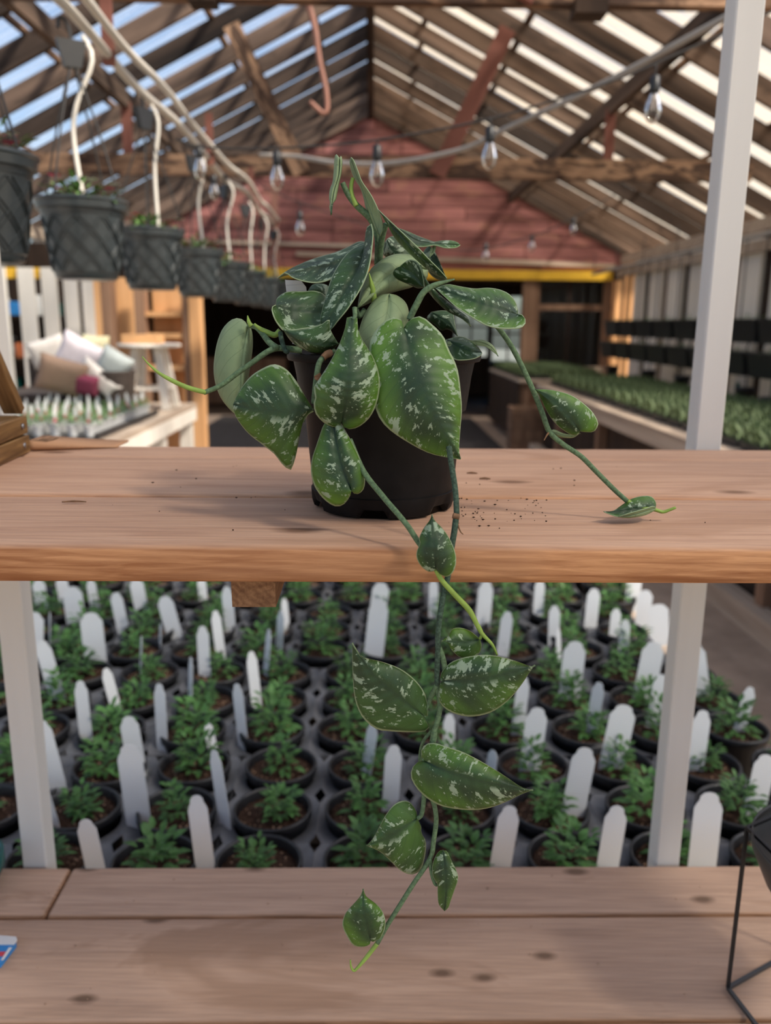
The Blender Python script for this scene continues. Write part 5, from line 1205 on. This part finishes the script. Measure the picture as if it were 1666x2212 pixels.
pA, pB = PX(38, 888, -0.452), PX(-30, 735, -0.452)
for k in range(2): bar('slanted_upright', pA + nrm * (0.004 + k * 0.17), pB + nrm * (0.004 + k * 0.17), 0.013, 0.024, M['crate'], cr, OC, 0.0012, up=(1, 0, 0))
bar('handle_rail', pB + nrm * -0.002, pB + nrm * 0.19, 0.02, 0.02, M['crate'], cr, OC, 0.001)
# folded kraft paper packet
k0, k1 = PZ(60, 976, ZS), PZ(252, 968, ZS)
kp = thing('kraft_packet', (-0.40, 1.09, ZS), 'folded brown kraft paper packet with fine leaf drawing beside the crate', 'paper packet'); OK_ = Vector((-0.40, 1.09, ZS))
v, f = [], []
for i in range(13):
    t = i / 12; a = k0.lerp(k1, t); lift = 0.012 * (1 - t) ** 1.2 + 0.0022
    for dy, dz in ((0.0, 0.0006 + 0.1 * lift), (-0.002, lift * 0.55), (0.0, lift), (0.055, lift * 0.95 + 0.001), (0.057, 0.0006)): v.append(Vector((a.x, a.y + dy, ZS + dz)) - OK_)
    if i:
        q = 5 * i
        for s in range(5): f.append((q - 5 + s, q - 5 + (s + 1) % 5, q + (s + 1) % 5, q + s))
f.append((4, 3, 2, 1, 0)); f.append((60, 61, 62, 63, 64)); put('paper', mesh_from('paper', v, f, M['kraft'], True), kp)
g = Geo(); r = random.Random(2)
for i in range(8):
    t0 = 0.05 + 0.02 * i; t1 = t0 + r.uniform(-0.06, 0.10); a, b = k0.lerp(k1, t0), k0.lerp(k1, max(t1, 0.02))
    def lz(t): return ZS + (0.012 * (1 - t) ** 1.2 + 0.0022)
    g.add(tube_geo([Vector((a.x, a.y + 0.004, lz(t0) + 0.0002)) - OK_, Vector(((a.x + b.x) / 2 + 0.003, a.y + 0.02, lz((t0 + t1) / 2) + 0.0002)) - OK_, Vector((b.x, b.y + 0.045, lz(max(t1, 0.02)) + 0.0002)) - OK_], 0.0003, 4, 8))
put('leaf_drawing', g.mesh('ink', M['ink']), kp)['kind'] = 'stuff'
# teal pot, printed packet
tc = Vector((PZ(18, 1900, ZL).x - 0.055, 1.085, ZL + 0.0015))
t = thing('teal_planter', tc, 'glossy dark teal pot at the end of the lower shelf', 'pot')
v, f = lathe([(0.040, 0), (0.044, 0.003), (0.0545, 0.025), (0.056, 0.03), (0.056, 0.052), (0.053, 0.054), (0.050, 0.05), (0.045, 0.02)], 40, False); put('body', mesh_from('body', v, f, M['teal'], True), t)
v, f = lathe([(0.0001, 0.044), (0.050, 0.043)], 24, False); put('soil', mesh_from('soil', v, f, M['soil'], True), t)
pc = PZ(18, 2064, ZL)
t = thing('printed_packet', (pc.x - 0.04, pc.y, ZL), 'small printed packet in blue, red and white on the lower shelf', 'packet'); OPk = Vector((pc.x - 0.04, pc.y, ZL))
P0, P1, P2 = PZ(0, 2092, ZL), PZ(12, 2078, ZL), PZ(40, 2042, ZL)
def flat(name, pts, z0, z1, mat):
    n = len(pts); v = [Vector((x, y, ZL + z0)) - OPk for x, y in pts] + [Vector((x, y, ZL + z1)) - OPk for x, y in pts]
    return put(name, mesh_from(name, v, [tuple(range(n - 1, -1, -1)), tuple(range(n, 2 * n))] + [(i, (i + 1) % n, (i + 1) % n + n, i + n) for i in range(n)], M[mat]), t)
xl = P0.x - 0.07
flat('sachet', [(xl, P0.y - 0.004), (P1.x - 0.001, P0.y), (P1.x + 0.004, P2.y - 0.004), (xl, P2.y + 0.002)], 0.001, 0.009, 'blue')
flat('red_band', [(xl, P0.y + 0.009), (P1.x - 0.002, P0.y + 0.011), (P1.x, P0.y + 0.019), (xl, P0.y + 0.017)], 0.009, 0.0096, 'red')
flat('white_top', [(xl, P2.y - 0.010), (P1.x + 0.004, P2.y - 0.010), (P2.x, P2.y - 0.002), (P2.x - 0.004, P2.y + 0.004), (xl, P2.y + 0.012)], 0.0092, 0.0106, 'papwhite')
flat('white_edge', [(P1.x - 0.002, P0.y + 0.004), (P1.x + 0.001, P0.y + 0.004), (P1.x + 0.003, P0.y + 0.026), (P1.x - 0.001, P0.y + 0.026)], 0.009, 0.0098, 'papwhite')
# bowl on a black wire stand
A = PZ(1572, 2140, ZL); Bq = PZ(1666, 2085, ZL); Cq = PZ(1626, 2212, ZL)
ce = Vector((A.x + 0.103, A.y - 0.050, ZL)); R0 = (A - ce).length
bs = thing('bowl_stand', ce, 'dark shallow bowl held in a thin black wire stand on the lower shelf', 'plant stand')
a0 = math.atan2(A.y - ce.y, A.x - ce.x); n5 = 5; zt2 = PY(1612, 1795, 0.875).z - ZL
foot = [Vector((R0 * cos(a0 + 2 * pi * i / n5), R0 * sin(a0 + 2 * pi * i / n5), 0.0042)) for i in range(n5)]
topv = [Vector((p.x * 1.0, p.y * 1.0, zt2)) for p in foot]
dxt = PY(1612, 1795, 0.878).x - A.x
topv = [p + Vector((0, 0, 0)) for p in topv]
for i in range(n5):
    bar('base_rod', foot[i], foot[(i + 1) % n5], 0.0045, 0.0045, M['darkgrey'], bs); bar('leg', foot[i], topv[i], 0.004, 0.004, M['black'], bs)
    bar('ring_rod', topv[i], topv[(i + 1) % n5], 0.004, 0.004, M['black'], bs)
rbw = R0 * 0.995; zb = zt2 - 0.088
v, f = lathe([(0.03, zb), (0.05, zb + 0.004), (rbw * 0.80, zb + 0.035), (rbw * 0.955, zb + 0.075), (rbw * 0.97, zb + 0.088), (rbw * 0.96, zb + 0.091), (rbw * 0.945, zb + 0.088), (rbw * 0.90, zb + 0.062), (rbw * 0.5, zb + 0.014), (0.0005, zb + 0.006)], 48, False)
f.append(tuple(range(47, -1, -1))); put('bowl', mesh_from('bowl', v, f, M['bowlgrey'], True), bs)
